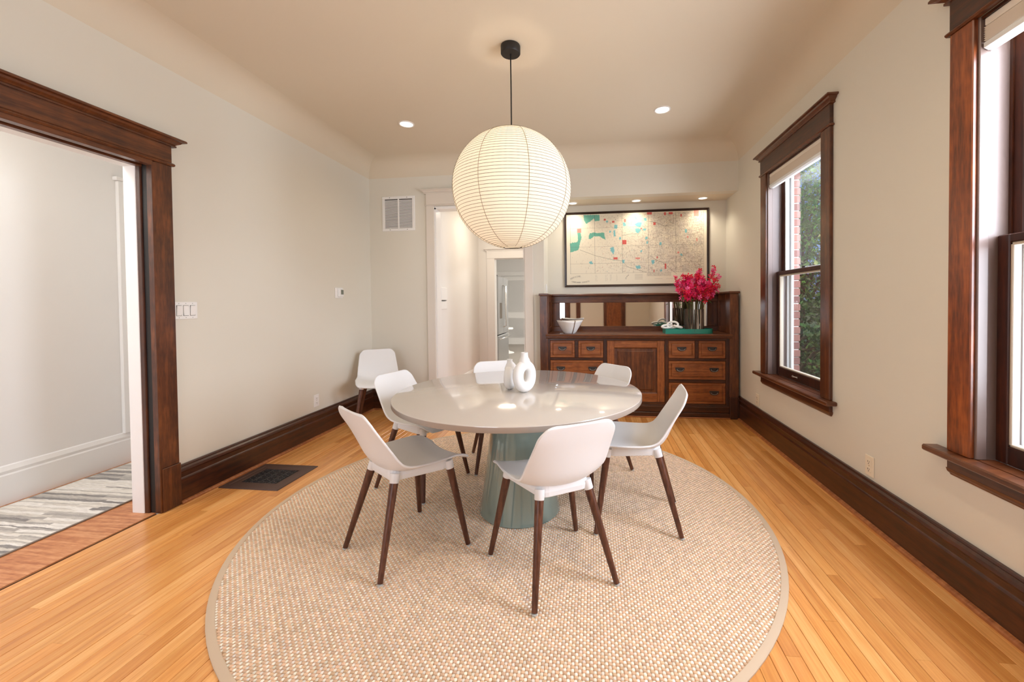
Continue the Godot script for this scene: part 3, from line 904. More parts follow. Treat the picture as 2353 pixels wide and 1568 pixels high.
# ------------------------------------------------------------------ the framed map
func map_image() -> ImageTexture:
	var w := 1100
	var h := 560
	var im := Image.create(w, h, false, Image.FORMAT_RGB8)
	im.fill(c8(240, 232, 210))
	var rng := RandomNumberGenerator.new()
	rng.seed = 5
	var X := func(x: float) -> int: return int((x - 110.0) / 1820.0 * w)
	var Y := func(x: float, y: float) -> int:
		var u := (x - 110.0) / 1820.0
		return int((y - (405.0 - 62.0 * u)) / ((1340.0 - 15.0 * u) - (405.0 - 62.0 * u)) * h)
	var put := func(x: int, y: int, c: Color, a := 1.0) -> void:
		if x >= 0 and y >= 0 and x < w and y < h:
			im.set_pixel(x, y, im.get_pixel(x, y).lerp(c, a))
	var line := func(p: Vector2, q: Vector2, c: Color, a: float) -> void:
		var k := int(max(absf(q.x - p.x), absf(q.y - p.y))) + 1
		for i in k + 1:
			var t := float(i) / k
			put.call(int(lerpf(p.x, q.x, t)), int(lerpf(p.y, q.y, t)), c, a)
	# faint tint over the built-up side
	var nz := fn(9, 0.012, 3)
	for y in range(10, 468):
		for x in range(28, 1070):
			var k: float = clampf((x - 420) / 500.0, 0, 1) * clampf(0.5 + nz.get_noise_2d(x, y), 0, 1)
			if k > 0.02:
				im.set_pixel(x, y, im.get_pixel(x, y).lerp(c8(206, 196, 186), k * 0.55))
	# streets
	for i in 9500:
		var x := 28.0 + 1040.0 * pow(rng.randf(), 0.55)
		var y := rng.randf_range(8, 466)
		var dense: float = clampf(x / 900.0, 0.22, 1.0)
		if rng.randf() > dense:
			continue
		var ln := rng.randf_range(3, 16)
		var c := c8(96, 84, 66) if rng.randf() < 0.7 else c8(140, 100, 70)
		var v := Vector2(ln, 0) if rng.randf() < 0.5 else Vector2(0, ln)
		if rng.randf() < 0.3:
			v = Vector2(ln, 0).rotated(rng.randf() * TAU)
		line.call(Vector2(x, y), Vector2(x, y) + v, c, rng.randf_range(0.25, 0.6))
	# lakes
	var teal := c8(96, 178, 158)
	var blue := c8(118, 196, 204)
	var polys := [[teal, [340, 405, 555, 400, 555, 480, 490, 485, 480, 450, 430, 490, 375, 525, 345, 470]], [teal, [155, 780, 250, 765, 265, 735, 258, 640, 300, 640, 312, 710, 295, 765, 270, 870, 160, 905]], [teal, [405, 720, 420, 650, 480, 638, 520, 646, 612, 640, 620, 690, 636, 738, 580, 710, 555, 688, 480, 690, 430, 726]],
		[blue, [750, 535, 790, 535, 788, 585, 745, 588]], [blue, [860, 505, 885, 500, 908, 545, 884, 558, 862, 545]], [blue, [1015, 590, 1060, 582, 1095, 600, 1060, 655, 1030, 640]], [blue, [1010, 530, 1060, 500, 1112, 505, 1090, 570, 1040, 560]], [blue, [1005, 428, 1030, 425, 1052, 462, 1030, 468]], [blue, [1130, 450, 1165, 445, 1170, 480, 1140, 488]], [blue, [1115, 590, 1165, 585, 1160, 615, 1125, 612]], [blue, [690, 845, 735, 830, 748, 880, 735, 932, 700, 890]], [blue, [405, 1035, 445, 1020, 465, 1060, 430, 1062]], [blue, [845, 1010, 880, 1005, 872, 1055, 855, 1050]], [blue, [1228, 1015, 1270, 1010, 1262, 1060, 1240, 1072]], [blue, [735, 620, 760, 600, 762, 690, 742, 692]], [blue, [810, 700, 835, 698, 834, 732, 812, 734]], [blue, [1150, 700, 1182, 695, 1180, 730, 1152, 735]], [blue, [1330, 770, 1362, 772, 1356, 815, 1332, 812]], [blue, [1655, 600, 1680, 598, 1682, 645, 1660, 646]], [blue, [1165, 760, 1185, 758, 1184, 792, 1166, 794]], [blue, [1590, 925, 1620, 930, 1628, 960, 1600, 950]], [blue, [1340, 1140, 1365, 1135, 1362, 1165, 1342, 1168]], [blue, [1085, 880, 1110, 875, 1106, 905, 1088, 908]], [blue, [640, 480, 665, 478, 664, 505, 642, 508]], [blue, [680, 615, 706, 612, 704, 640, 682, 640]], [blue, [1020, 1090, 1080, 1080, 1090, 1120, 1040, 1130]]]
	for p in polys:
		var pv := PackedVector2Array()
		var arr: Array = p[1]
		for i in range(0, arr.size(), 2):
			pv.append(Vector2(X.call(arr[i]), Y.call(arr[i], arr[i + 1])))
		var r := Rect2(pv[0], Vector2.ZERO)
		for v in pv:
			r = r.expand(v)
		for y in range(int(r.position.y), int(r.end.y) + 1):
			for x in range(int(r.position.x), int(r.end.x) + 1):
				var jig := Vector2(x, y) + Vector2(nz.get_noise_2d(x * 9, y * 9), nz.get_noise_2d(y * 9, x * 9)) * 5.0
				if Geometry2D.is_point_in_polygon(jig, pv):
					put.call(x, y, p[0], 0.9)
	# red sections and small marks
	var red := c8(214, 82, 76)
	for b in [[255, 588, 308, 640, 1], [852, 742, 905, 798, 0], [735, 972, 788, 1000, 0], [1175, 372, 1236, 400, 0], [1452, 370, 1502, 398, 0], [1770, 348, 1830, 424, 1], [720, 486, 750, 508, 0], [610, 456, 636, 478, 0], [876, 460, 900, 500, 1], [1393, 370, 1416, 408, 0], [1022, 978, 1080, 996, 1], [1602, 396, 1618, 430, 0], [1684, 690, 1700, 716, 1], [1255, 505, 1285, 540, 0], [1398, 1060, 1418, 1130, 0], [1256, 1140, 1266, 1176, 0], [1296, 964, 1308, 988, 0], [1800, 720, 1812, 760, 1], [1560, 900, 1584, 922, 1], [1088, 578, 1110, 598, 1]]:
		for y in range(Y.call(b[0], b[1]), Y.call(b[0], b[3]) + 1):
			for x in range(X.call(b[0]), X.call(b[2]) + 1):
				put.call(x, y, red if b[4] == 0 else c8(226, 134, 122), 0.88)
	for i in 130:
		var x := rng.randi_range(180, 1060)
		var y := rng.randi_range(10, 460)
		var c: Color = [c8(180, 72, 60), c8(120, 88, 56), c8(110, 180, 176), c8(150, 60, 40)][rng.randi() % 4]
		for a in rng.randi_range(2, 5):
			for e in rng.randi_range(2, 5):
				put.call(x + a, y + e, c, 0.75)
	# township grid and border
	var ink := c8(74, 64, 50)
	for gx in [160, 488, 850, 1190, 1540, 1890]:
		for k in 2:
			line.call(Vector2(X.call(gx) + k, 6), Vector2(X.call(gx) + k, 470), ink, 0.55)
	for gy in [110, 258, 392, 470]:
		line.call(Vector2(28, gy), Vector2(1072, gy), ink, 0.6)
	# main roads
	for p in [[[290, 870, 500, 950, 730, 1005, 850, 1022]], [[880, 1050, 920, 1100, 1080, 1150, 1160, 1175]], [[1210, 950, 1290, 1010, 1380, 1050, 1550, 1200]], [[1590, 900, 1650, 980, 1710, 1060]], [[1200, 490, 1300, 510, 1410, 560, 1460, 500, 1550, 540]], [[850, 680, 960, 660, 1070, 660, 1100, 590]]]:
		var a: Array = p[0]
		for i in range(0, a.size() - 2, 2):
			for k in 2:
				line.call(Vector2(X.call(a[i]), Y.call(a[i], a[i + 1]) + k), Vector2(X.call(a[i + 2]), Y.call(a[i + 2], a[i + 3]) + k), ink, 0.7)
	# legend strip: small columns of marks
	for cx in [230, 240, 310, 322, 348, 356, 400]:
		for k in 6:
			line.call(Vector2(cx, 484 + k * 9), Vector2(cx + rng.randi_range(2, 8), 484 + k * 9), ink, 0.6)
	for k in 5:
		line.call(Vector2(545, 484 + k * 9), Vector2(606, 484 + k * 9), ink, 0.8)
	for k in 3:
		line.call(Vector2(700 + k * 90, 520), Vector2(760 + k * 90, 520), ink, 0.45)
	for i in 40:
		var a := Vector2(472 + i * 0.6, 518 - i * 0.9) + Vector2(rng.randf_range(-5, 5), rng.randf_range(-4, 4))
		line.call(a, a + Vector2(2, 1), ink, 0.7)
	for y in range(472, 500):
		for x in range(640, 828):
			if rng.randf() < 0.3:
				put.call(x, y, ink, 0.5)
	return ImageTexture.create_from_image(im)

func map_picture() -> void:
	var x0 := -0.352
	var x1 := 1.392
	var y0 := 1.488
	var y1 := 2.418
	var p := thing("framed_map", "large framed vintage county map with teal lakes hanging above the sideboard", "map", Vector3((x0 + x1) * 0.5, y0, NZ))
	var fr := PackedVector2Array([Vector2(0, 0), Vector2(0.026, 0), Vector2(0.03, 0.004), Vector2(0.026, 0.012), Vector2(0.016, 0.018), Vector2(0.013, 0.026), Vector2(0, 0.026)])
	var m := M()
	var loops := []
	for v in fr:
		var d: float = v.y
		loops.append([Vector3(x0 + d, y0 + d, NZ + v.x), Vector3(x1 - d, y0 + d, NZ + v.x), Vector3(x1 - d, y1 - d, NZ + v.x), Vector3(x0 + d, y1 - d, NZ + v.x)])
	m.loft(loops, false, false)
	wp(p, "frame", m, W.frame if W.has("frame") else tex_mat(W.dark_u.albedo_texture, 3.0, 0.35, true, Color(0.42, 0.36, 0.34)))
	wp(p, "backing", M().bb(x0 + 0.01, y0 + 0.01, NZ + 0.001, x1 - 0.01, y1 - 0.01, NZ + 0.01), W.black)
	var a0 := x0 + 0.026
	var a1 := x1 - 0.026
	var b0 := y0 + 0.026
	var b1 := y1 - 0.026
	var pm := M()
	var z := NZ + 0.0125
	pm.tri(Vector3(a0, b0, z), Vector3(a1, b0, z), Vector3(a1, b1, z), Vector3.BACK, -1, Vector2(0, 1), Vector2(1, 1), Vector2(1, 0))
	pm.tri(Vector3(a0, b0, z), Vector3(a1, b1, z), Vector3(a0, b1, z), Vector3.BACK, -1, Vector2(0, 1), Vector2(1, 0), Vector2(0, 0))
	pm.bb(a0, b0, z - 0.002, a1, b1, z - 0.0005)
	var mm := mat(Color.WHITE, 0.5)
	mm.albedo_texture = map_image()
	wp(p, "map_sheet", pm, mm)
	# the title, letter by letter along a rising curve
	var font := SystemFont.new()
	font.font_names = PackedStringArray(["Droid Serif"])
	for ln in [["OFFICIAL", 0.052, 0.118, 0.026, 0.0165], ["OAKLAND COUNTY", 0.07, 0.082, 0.022, 0.0158]]:
		for i in String(ln[0]).length():
			var ch := String(ln[0])[i]
			if ch == " ":
				continue
			var tm := TextMesh.new()
			tm.text = ch
			tm.font = font
			tm.font_size = 24
			tm.pixel_size = ln[3] / 24.0
			tm.depth = 0.0006
			tm.curve_step = 4.0
			var u := float(i) / (String(ln[0]).length() - 1)
			var yy: float = ln[2] + (0.03 * sin(u * 1.6) if ln[0] == "OFFICIAL" else -0.012 * sin(u * PI))
			var rot := 0.35 * (1.0 - u) if ln[0] == "OFFICIAL" else 0.16 * (u - 0.5)
			part(p, "letter", tm, W.black, Vector3(a0 + ln[1] + i * ln[4], b0 + yy - 0.04, z + 0.001) - p.position, Basis(Vector3.BACK, rot))

# ------------------------------------------------------------------ things on the sideboard
func sideboard_things() -> void:
	var top := 0.935
	# bowl with an off-level rim and a cord wrapped down its side
	var b := thing("bowl", "white flared ceramic bowl bound with a brown cord at the sideboard's end", "bowl", Vector3(-0.275, top, -4.74))
	var loops := []
	var inner := []
	for k in 9:
		var t := k / 8.0
		var r := lerpf(0.062, 0.146, pow(t, 0.8))
		var lo := []
		var li := []
		for j in 28:
			var a := TAU * j / 28
			var sq := 1.0 + 0.06 * cos(a * 4.0) * t
			var tilt := 0.006 * cos(a * 2.0 + 0.6) * t
			lo.append(Vector3(cos(a) * r * sq, t * 0.148 + tilt, sin(a) * r * sq * 0.85))
			li.append(Vector3(cos(a) * (r * sq - 0.007), 0.01 + t * 0.138 + tilt, sin(a) * (r * sq * 0.85 - 0.007)))
		loops.append(lo)
		inner.append(li)
	inner.reverse()
	part(b, "body", M().loft(loops + inner, true, true, true), W.ceramic)
	var cord := []
	for k in 10:
		var t := k / 9.0
		var r := lerpf(0.062, 0.146, pow(t, 0.8)) + 0.003
		cord.append(Vector3(cos(1.05) * r * (1.0 - 0.03 * t), t * 0.146, sin(1.05) * r * 0.87))
	cord.append(Vector3(cos(1.05) * 0.13, 0.15, sin(1.05) * 0.11))
	part(b, "cord", M().tube(cord, 0.0035, 6), mat(c8(120, 84, 52), 0.9))
	# green tray with one round end
	var t2 := thing("tray", "teal lacquered tray with one rounded end holding the twig vase", "tray", Vector3(1.06, top, -4.735))
	var out := PackedVector2Array()
	out.append(Vector2(-0.262, -0.1))
	for k in 13:
		var a := -PI / 2 + PI * k / 12
		out.append(Vector2(0.165 + 0.1 * cos(a), 0.1 * sin(a)))
	out.append(Vector2(-0.262, 0.1))
	var ol := func(d: float, y: float) -> Array:
		var l := []
		for v in Geometry2D.offset_polygon(out, -d)[0] if d > 0 else out:
			l.append(Vector3(v.x, y, v.y))
		return l
	var shrink := func(d: float, y: float) -> Array:
		var l := []
		for v in out:
			var c := Vector2(clampf(v.x, -0.16, 0.165), 0)
			var w: Vector2 = v - c
			l.append(Vector3(v.x - signf(v.x + 0.0) * d if absf(v.x) > 0.2 and absf(v.y) > 0.09 else c.x + w.x * (1 - d / 0.1), y, c.y + w.y * (1 - d / 0.1)))
		return l
	part(t2, "body", M().loft([shrink.call(0.0, 0.0), shrink.call(0.0, 0.052), shrink.call(0.006, 0.052), shrink.call(0.006, 0.008)]), mat(c8(40, 138, 118), 0.35))
	# vase lined with twigs
	var v := thing("vase", "clear glass cylinder vase lined with upright bare twigs on the teal tray", "vase", Vector3(1.13, top + 0.009, -4.735))
	var vg := glass(0.03)
	vg.metallic_specular = 0.12
	part(v, "glass", M().lathe([Vector2(0.0, 0.0), Vector2(0.112, 0.0), Vector2(0.114, 0.004), Vector2(0.114, 0.262)], 36), vg)
	var rng := RandomNumberGenerator.new()
	rng.seed = 12
	var tw := [mat(c8(96, 72, 54), 0.9), mat(c8(206, 192, 172), 0.9), mat(c8(56, 42, 34), 0.9)]
	for i in 46:
		var a := TAU * i / 46 + rng.randf_range(-0.05, 0.05)
		var a2 := a + rng.randf_range(-0.22, 0.22)
		var r := 0.1 - rng.randf() * 0.012
		part(v, "twig", M().tube([Vector3(cos(a) * r, 0.012, sin(a) * r), Vector3(cos((a + a2) / 2) * r + rng.randf_range(-0.004, 0.004), 0.13, sin((a + a2) / 2) * r), Vector3(cos(a2) * r, 0.255 + rng.randf() * 0.012, sin(a2) * r)], [0.0055, 0.005, 0.004], 6), tw[rng.randi() % 3])
	# blossoms
	var f := thing("bouquet", "bouquet of magenta silk blossoms rising from the twig vase", "flowers", Vector3(1.13, top + 0.02, -4.735))
	var pet := [M(), M(), M()]
	for q in 3:
		for fl in 3:
			var fa := TAU * fl / 3 + q * 0.7
			var fb := Basis.from_euler(Vector3(0.5 + 0.2 * q, 0, 0)).rotated(Vector3.UP, fa)
			var fc := Vector3(sin(fa), 0.25 * fl - 0.2, cos(fa)) * 0.016
			for k in 4:
				var a := TAU * k / 4 + q * 0.3 + fl
				var d := Vector3(cos(a), 0.3 + 0.1 * q, sin(a))
				var sd := Vector3(-sin(a), 0, cos(a))
				var pv := [Vector3.ZERO, d * 0.012 + sd * 0.008, d * 0.021 + sd * 0.009, d * 0.027 - Vector3(0, 0.002, 0), d * 0.021 - sd * 0.009, d * 0.012 - sd * 0.008]
				var mid: Vector3 = d * 0.016 + Vector3(0, 0.0035, 0)
				for j in 6:
					pet[q].tri(fc + fb * pv[j], fc + fb * pv[(j + 1) % 6], fc + fb * mid, fb * Vector3.UP)
	var pms := [pet[0].done(), pet[1].done(), pet[2].done()]
	var cols := [mat(c8(236, 30, 112), 0.6), mat(c8(226, 22, 78), 0.6), mat(c8(246, 104, 164), 0.6), mat(c8(230, 24, 60), 0.6)]
	for m in cols:
		m.backlight_enabled = true
		m.backlight = Color(0.35, 0.05, 0.12)
	var stem := mat(c8(98, 92, 48), 0.8)
	var leaf := mat(c8(86, 128, 58), 0.6)
	var tips := []
	for i in 34:
		var a := rng.randf() * TAU
		var rr := sqrt(rng.randf())
		tips.append(Vector3(cos(a) * rr * 0.2, 0.44 + 0.2 * (1.0 - rr * rr) + rng.randf_range(-0.05, 0.05), sin(a) * rr * 0.16))
	for e in [Vector3(0.215, 0.72, 0.0), Vector3(0.06, 0.7, -0.02), Vector3(-0.2, 0.6, 0.02), Vector3(-0.11, 0.64, 0.0), Vector3(0.24, 0.6, 0.03), Vector3(0.25, 0.5, 0.0), Vector3(-0.18, 0.46, 0.05)]:
		tips.append(e)
	for i in tips.size():
		var e: Vector3 = tips[i]
		var b0 := Vector3(e.x * 0.2, 0.02, e.z * 0.2)
		var mid := Vector3(e.x * 0.42, 0.3, e.z * 0.42)
		part(f, "stem", M().tube([b0, mid, e.lerp(mid, 0.4) + Vector3(0, 0.02, 0), e], [0.003, 0.003, 0.0025, 0.0015], 5), stem)
		for k in 7:
			var u := k / (7.0 if i < 34 else 11.0)
			var p := e.lerp(mid, u * 0.62) + Vector3(rng.randf_range(-1, 1), rng.randf_range(-1, 1), rng.randf_range(-1, 1)) * 0.04 * (0.35 + u)
			if p.y < 0.29:
				p.y = 0.29 + rng.randf() * 0.03
			var bs := Basis.from_euler(Vector3(rng.randf_range(0.2, 1.9), rng.randf() * TAU, rng.randf_range(-0.8, 0.8))).scaled(Vector3.ONE * rng.randf_range(0.7, 1.1))
			part(f, "blossom", pms[rng.randi() % 3], cols[rng.randi() % 4], p, bs)
	var lm := M()
	lm.tri(Vector3.ZERO, Vector3(0.016, 0.005, 0.022), Vector3(0, -0.002, 0.026), Vector3.UP)
	lm.tri(Vector3.ZERO, Vector3(-0.016, 0.005, 0.022), Vector3(0, -0.002, 0.026), Vector3.UP)
	lm.tri(Vector3(0.016, 0.005, 0.022), Vector3(0, -0.006, 0.055), Vector3(0, -0.002, 0.026), Vector3.UP)
	lm.tri(Vector3(-0.016, 0.005, 0.022), Vector3(0, -0.006, 0.055), Vector3(0, -0.002, 0.026), Vector3.UP)
	var lmm := lm.done()
	for i in 26:
		var a := rng.randf_range(0.1, PI - 0.1)
		part(f, "leaf", lmm, leaf, Vector3(cos(a) * 0.15, rng.randf_range(0.29, 0.52), sin(a) * 0.13), Basis.from_euler(Vector3(rng.randf_range(-0.3, 1.0), rng.randf() * TAU, 0)))
	# white links
	var c := thing("link_ornament", "white chain-link ornament lying over the tray's square end", "ornament", Vector3(0.885, top + 0.052, -4.715))
	for k in 3:
		var lp := []
		for j in 28:
			var a := TAU * j / 28
			lp.append(Vector3(0.062 * cos(a), 0, 0.036 * sin(a)))
		var bs := Basis.from_euler(Vector3([0.35, 1.2, 0.3][k], [0.3, -0.4, 0.9][k], [0.1, 0.15, -0.12][k]))
		part(c, "chain_link", M().tube(lp, 0.012, 10, false, true), W.gloss_white, Vector3(-0.055 + k * 0.058, [0.026, 0.044, 0.024][k], [0.0, 0.0, 0.01][k]), bs)

# ------------------------------------------------------------------ rugs
func rugs() -> void:
	var c := Vector3(-0.524, 0, -2.538)
	var R := 1.52
	var r := thing("round_rug", "large round woven rug of tan and cream knots under the dining table", "rug", c)
	part(r, "backing", M().lathe([Vector2(0, 0.006), Vector2(R - 0.02, 0.006), Vector2(R - 0.012, 0.001)], 96), mat(c8(178, 146, 112), 0.95))
	var pts := []
	for k in 120:
		var a := TAU * k / 120
		pts.append(Vector3(cos(a) * (R - 0.012), 0.005, sin(a) * (R - 0.012)))
	var bm := M()
	bm.lathe([Vector2(R - 0.034, 0.006), Vector2(R - 0.03, 0.0105), Vector2(R - 0.006, 0.0105), Vector2(R, 0.006), Vector2(R, 0.0005)], 120)
	part(r, "binding", bm, mat(c8(208, 186, 160), 0.9))
	# knots: a rounded pad, laid in a chequer of two yarns
	var km := M()
	var loops := []
	for q in [[1.0, 0.0], [0.92, 0.6], [0.6, 0.95]]:
		var l := []
		for k in 8:
			var a := TAU * (k + 0.5) / 8
			var sx := signf(cos(a)) * pow(absf(cos(a)), 0.6)
			var sz := signf(sin(a)) * pow(absf(sin(a)), 0.6)
			l.append(Vector3(sx * q[0], q[1], sz * q[0]))
		loops.append(l)
	km.loft(loops, false, true, true)
	var mesh := km.done()
	var rng := RandomNumberGenerator.new()
	rng.seed = 8
	var cell := 0.0132
	var at := [[], []]
	var n := int(R / cell) + 2
	for i in range(-n, n):
		for j in range(-n, n):
			var p := Vector2((i + 0.5) * cell, (j + 0.5) * cell)
			if p.length() > R - 0.032:
				continue
			at[(i + j) & 1].append(p)
	for k in 2:
		var mm := MultiMesh.new()
		mm.transform_format = MultiMesh.TRANSFORM_3D
		mm.use_colors = true
		mm.instance_count = at[k].size()
		mm.mesh = mesh
		for i in at[k].size():
			var p: Vector2 = at[k][i]
			var hx := 0.0078 if k == 0 else 0.0062
			var hz := 0.0058 if k == 0 else 0.0064
			var hy := 0.0056 if k == 0 else 0.0038
			var b := Basis(Vector3.UP, rng.randf_range(-0.12, 0.12) + 0.1).scaled_local(Vector3(hx, hy, hz))
			mm.set_instance_transform(i, Transform3D(b, Vector3(p.x + rng.randf_range(-0.0006, 0.0006), 0.0055, p.y + rng.randf_range(-0.0006, 0.0006))))
			var v := rng.randf_range(0.82, 1.12)
			mm.set_instance_color(i, Color(v, v * rng.randf_range(0.97, 1.01), v * rng.randf_range(0.94, 1.02)))
		var o := MultiMeshInstance3D.new()
		o.name = "tan_knots" if k == 0 else "cream_knots"
		o.multimesh = mm
		var m := mat(c8(224, 189, 156) if k == 0 else c8(246, 240, 226), 0.85)
		m.vertex_color_use_as_albedo = true
		o.material_override = m
		stuff(o)
		r.add_child(o)
	# striped runner in the hall
	var h := thing("hall_runner", "grey and cream striped runner rug on the hall floor past the wide opening", "rug", Vector3(-3.44, 0, -1.3))
	var w := 128
	var hh := 512
	var im := Image.create(w, hh, false, Image.FORMAT_RGB8)
	im.fill(c8(214, 208, 198))
	var n1 := fn(31, 0.02, 2)
	var n2 := fn(32, 0.12, 3)
	var tones := [c8(232, 226, 216), c8(216, 209, 199), c8(178, 172, 166), c8(146, 141, 138), c8(196, 190, 182), c8(236, 231, 224)]
	var rg := RandomNumberGenerator.new()
	rg.seed = 44
	var y := 0
	while y < hh:
		var bh := rg.randi_range(5, 13)
		var x := 0
		while x < w:
			var bw := rg.randi_range(26, 110)
			var cc: Color = tones[rg.randi() % 6]
			for yy in range(y, min(y + bh, hh)):
				for xx in range(x, min(x + bw, w)):
					var wob := n2.get_noise_2d(xx * 0.6, yy * 2.0) * 0.09
					var ty: int = clampi(yy + int(n1.get_noise_2d(xx * 2.0, y) * 5.0), 0, hh - 1)
					im.set_pixel(xx, ty, Color(cc.r + wob, cc.g + wob, cc.b + wob))
			x += bw
		y += bh
	var hm := mat(Color.WHITE, 0.95)
	hm.albedo_texture = ImageTexture.create_from_image(im)
	hm.heightmap_enabled = true
	hm.heightmap_texture = hm.albedo_texture
	hm.heightmap_scale = 0.3
	var m2 := M()
	var P := [Vector3(-0.365, 0.009, -1.58), Vector3(0.365, 0.009, -1.58), Vector3(0.365, 0.009, 1.6), Vector3(-0.365, 0.009, 1.6)]
	m2.tri(P[0], P[1], P[2], Vector3.UP, -1, Vector2(0, 0), Vector2(1, 0), Vector2(1, 3))
	m2.tri(P[0], P[2], P[3], Vector3.UP, -1, Vector2(0, 0), Vector2(1, 3), Vector2(0, 3))
	m2.bb(-0.365, 0.0005, -1.58, 0.365, 0.0088, 1.6)
	part(h, "pile", m2, hm)
	part(h, "binding", M().bb(0.365, 0.0005, -1.58, 0.371, 0.0095, 1.6, 0.002).bb(-0.371, 0.0005, -1.58, -0.365, 0.0095, 1.6, 0.002), mat(c8(150, 140, 128), 0.9))

# ------------------------------------------------------------------ table
func donut_vase(t: Node3D, hx: float, hy: float, tr: float, neck: float, nr: float, base: float) -> void:
	# ring in the local x-y plane, standing on a flattened foot
	var m := M()
	var cy := base + hy
	var rings := []
	var n := 48
	for i in n:
		var a := TAU * i / n
		var c := Vector3((hx - tr) * cos(a), cy + (hy - tr) * sin(a), 0)
		var d := Vector3(cos(a) / (hx - tr), sin(a) / (hy - tr), 0).normalized()
		var low := clampf(-sin(a), 0, 1)
		var l := []
		for k in 20:
			var b := TAU * k / 20
			var tz := tr * (1.0 + 0.12 * low)
			var v := c + d * tr * cos(b) + Vector3(0, 0, 1) * tz * sin(b)
			v.y = max(v.y, 0.001 + (0.0 if v.y < 0.002 else 0.0))
			l.append(v)
		rings.append(l)
	for i in n:
		for k in 20:
			var j := (i + 1) % n
			var k2 := (k + 1) % 20
			var A: Vector3 = rings[i][k]
			var B: Vector3 = rings[i][k2]
			var C: Vector3 = rings[j][k2]
			var D: Vector3 = rings[j][k]
			var a := TAU * (i + 0.5) / n
			m.quad(A, B, C, D, (A + B + C + D) * 0.25 - Vector3((hx - tr) * cos(a), cy + (hy - tr) * sin(a), 0), 1)
	var y0 := cy + hy - tr * 0.9
	m.lathe([Vector2(tr * 1.25, y0), Vector2(nr * 1.5, y0 + tr * 0.95), Vector2(nr * 1.12, y0 + tr * 1.4), Vector2(nr, neck - 0.008), Vector2(nr * 1.06, neck), Vector2(nr * 0.75, neck), Vector2(nr * 0.7, neck - 0.05)], 24)
	part(t, "body", m, W.ceramic)
	part(t, "neck_lining", M().lathe([Vector2(0.0, neck - 0.03), Vector2(nr * 0.7, neck - 0.03)], 16), W.slot)

func table() -> void:
	var t := thing("dining_table", "round glossy greige dining table on a tapered sage glass pedestal", "table", Vector3(-0.4672, 0.0, -2.4915))
	var top := mat(c8(208, 200, 191), 0.12)
	top.clearcoat_enabled = true
	top.clearcoat = 0.7
	top.clearcoat_roughness = 0.03
	var R := 0.7513
	part(t, "tabletop", M().lathe([Vector2(0, 0.75), Vector2(R - 0.004, 0.75), Vector2(R - 0.001, 0.7488), Vector2(R, 0.746)], 128), top)
	var edge := mat(c8(172, 160, 149), 0.25)  # same lacquer as the top, darkened to paint shade on the rim
	part(t, "shaded_tabletop_edge", M().lathe([Vector2(R, 0.746), Vector2(R, 0.722), Vector2(R - 0.002, 0.719), Vector2(R - 0.006, 0.718), Vector2(0, 0.718)], 128), edge)
	var gl := mat(c8(138, 156, 148), 0.1, 0.2)
	gl.clearcoat_enabled = true
	gl.clearcoat = 1.0
	gl.clearcoat_roughness = 0.02
	part(t, "pedestal", M().lathe([Vector2(0.17, 0.718), Vector2(0.168, 0.712), Vector2(0.155, 0.7), Vector2(0.176, 0.52), Vector2(0.208, 0.28), Vector2(0.246, 0.03), Vector2(0.251, 0.016), Vector2(0.248, 0.011), Vector2(0.0, 0.011)], 72), gl)
	var a := thing("donut_vase", "taller white ring-shaped vase with an open hole on the dining table", "vase", Vector3(-0.42, 0.75, -2.44), 0.92)
	donut_vase(a, 0.085, 0.099, 0.032, 0.243, 0.021, 0.0)
	var b := thing("donut_vase", "smaller white ring-shaped vase seen nearly edge-on on the dining table", "vase", Vector3(-0.527, 0.75, -2.515), 1.5)
	donut_vase(b, 0.07, 0.077, 0.0275, 0.19, 0.0165, 0.0)

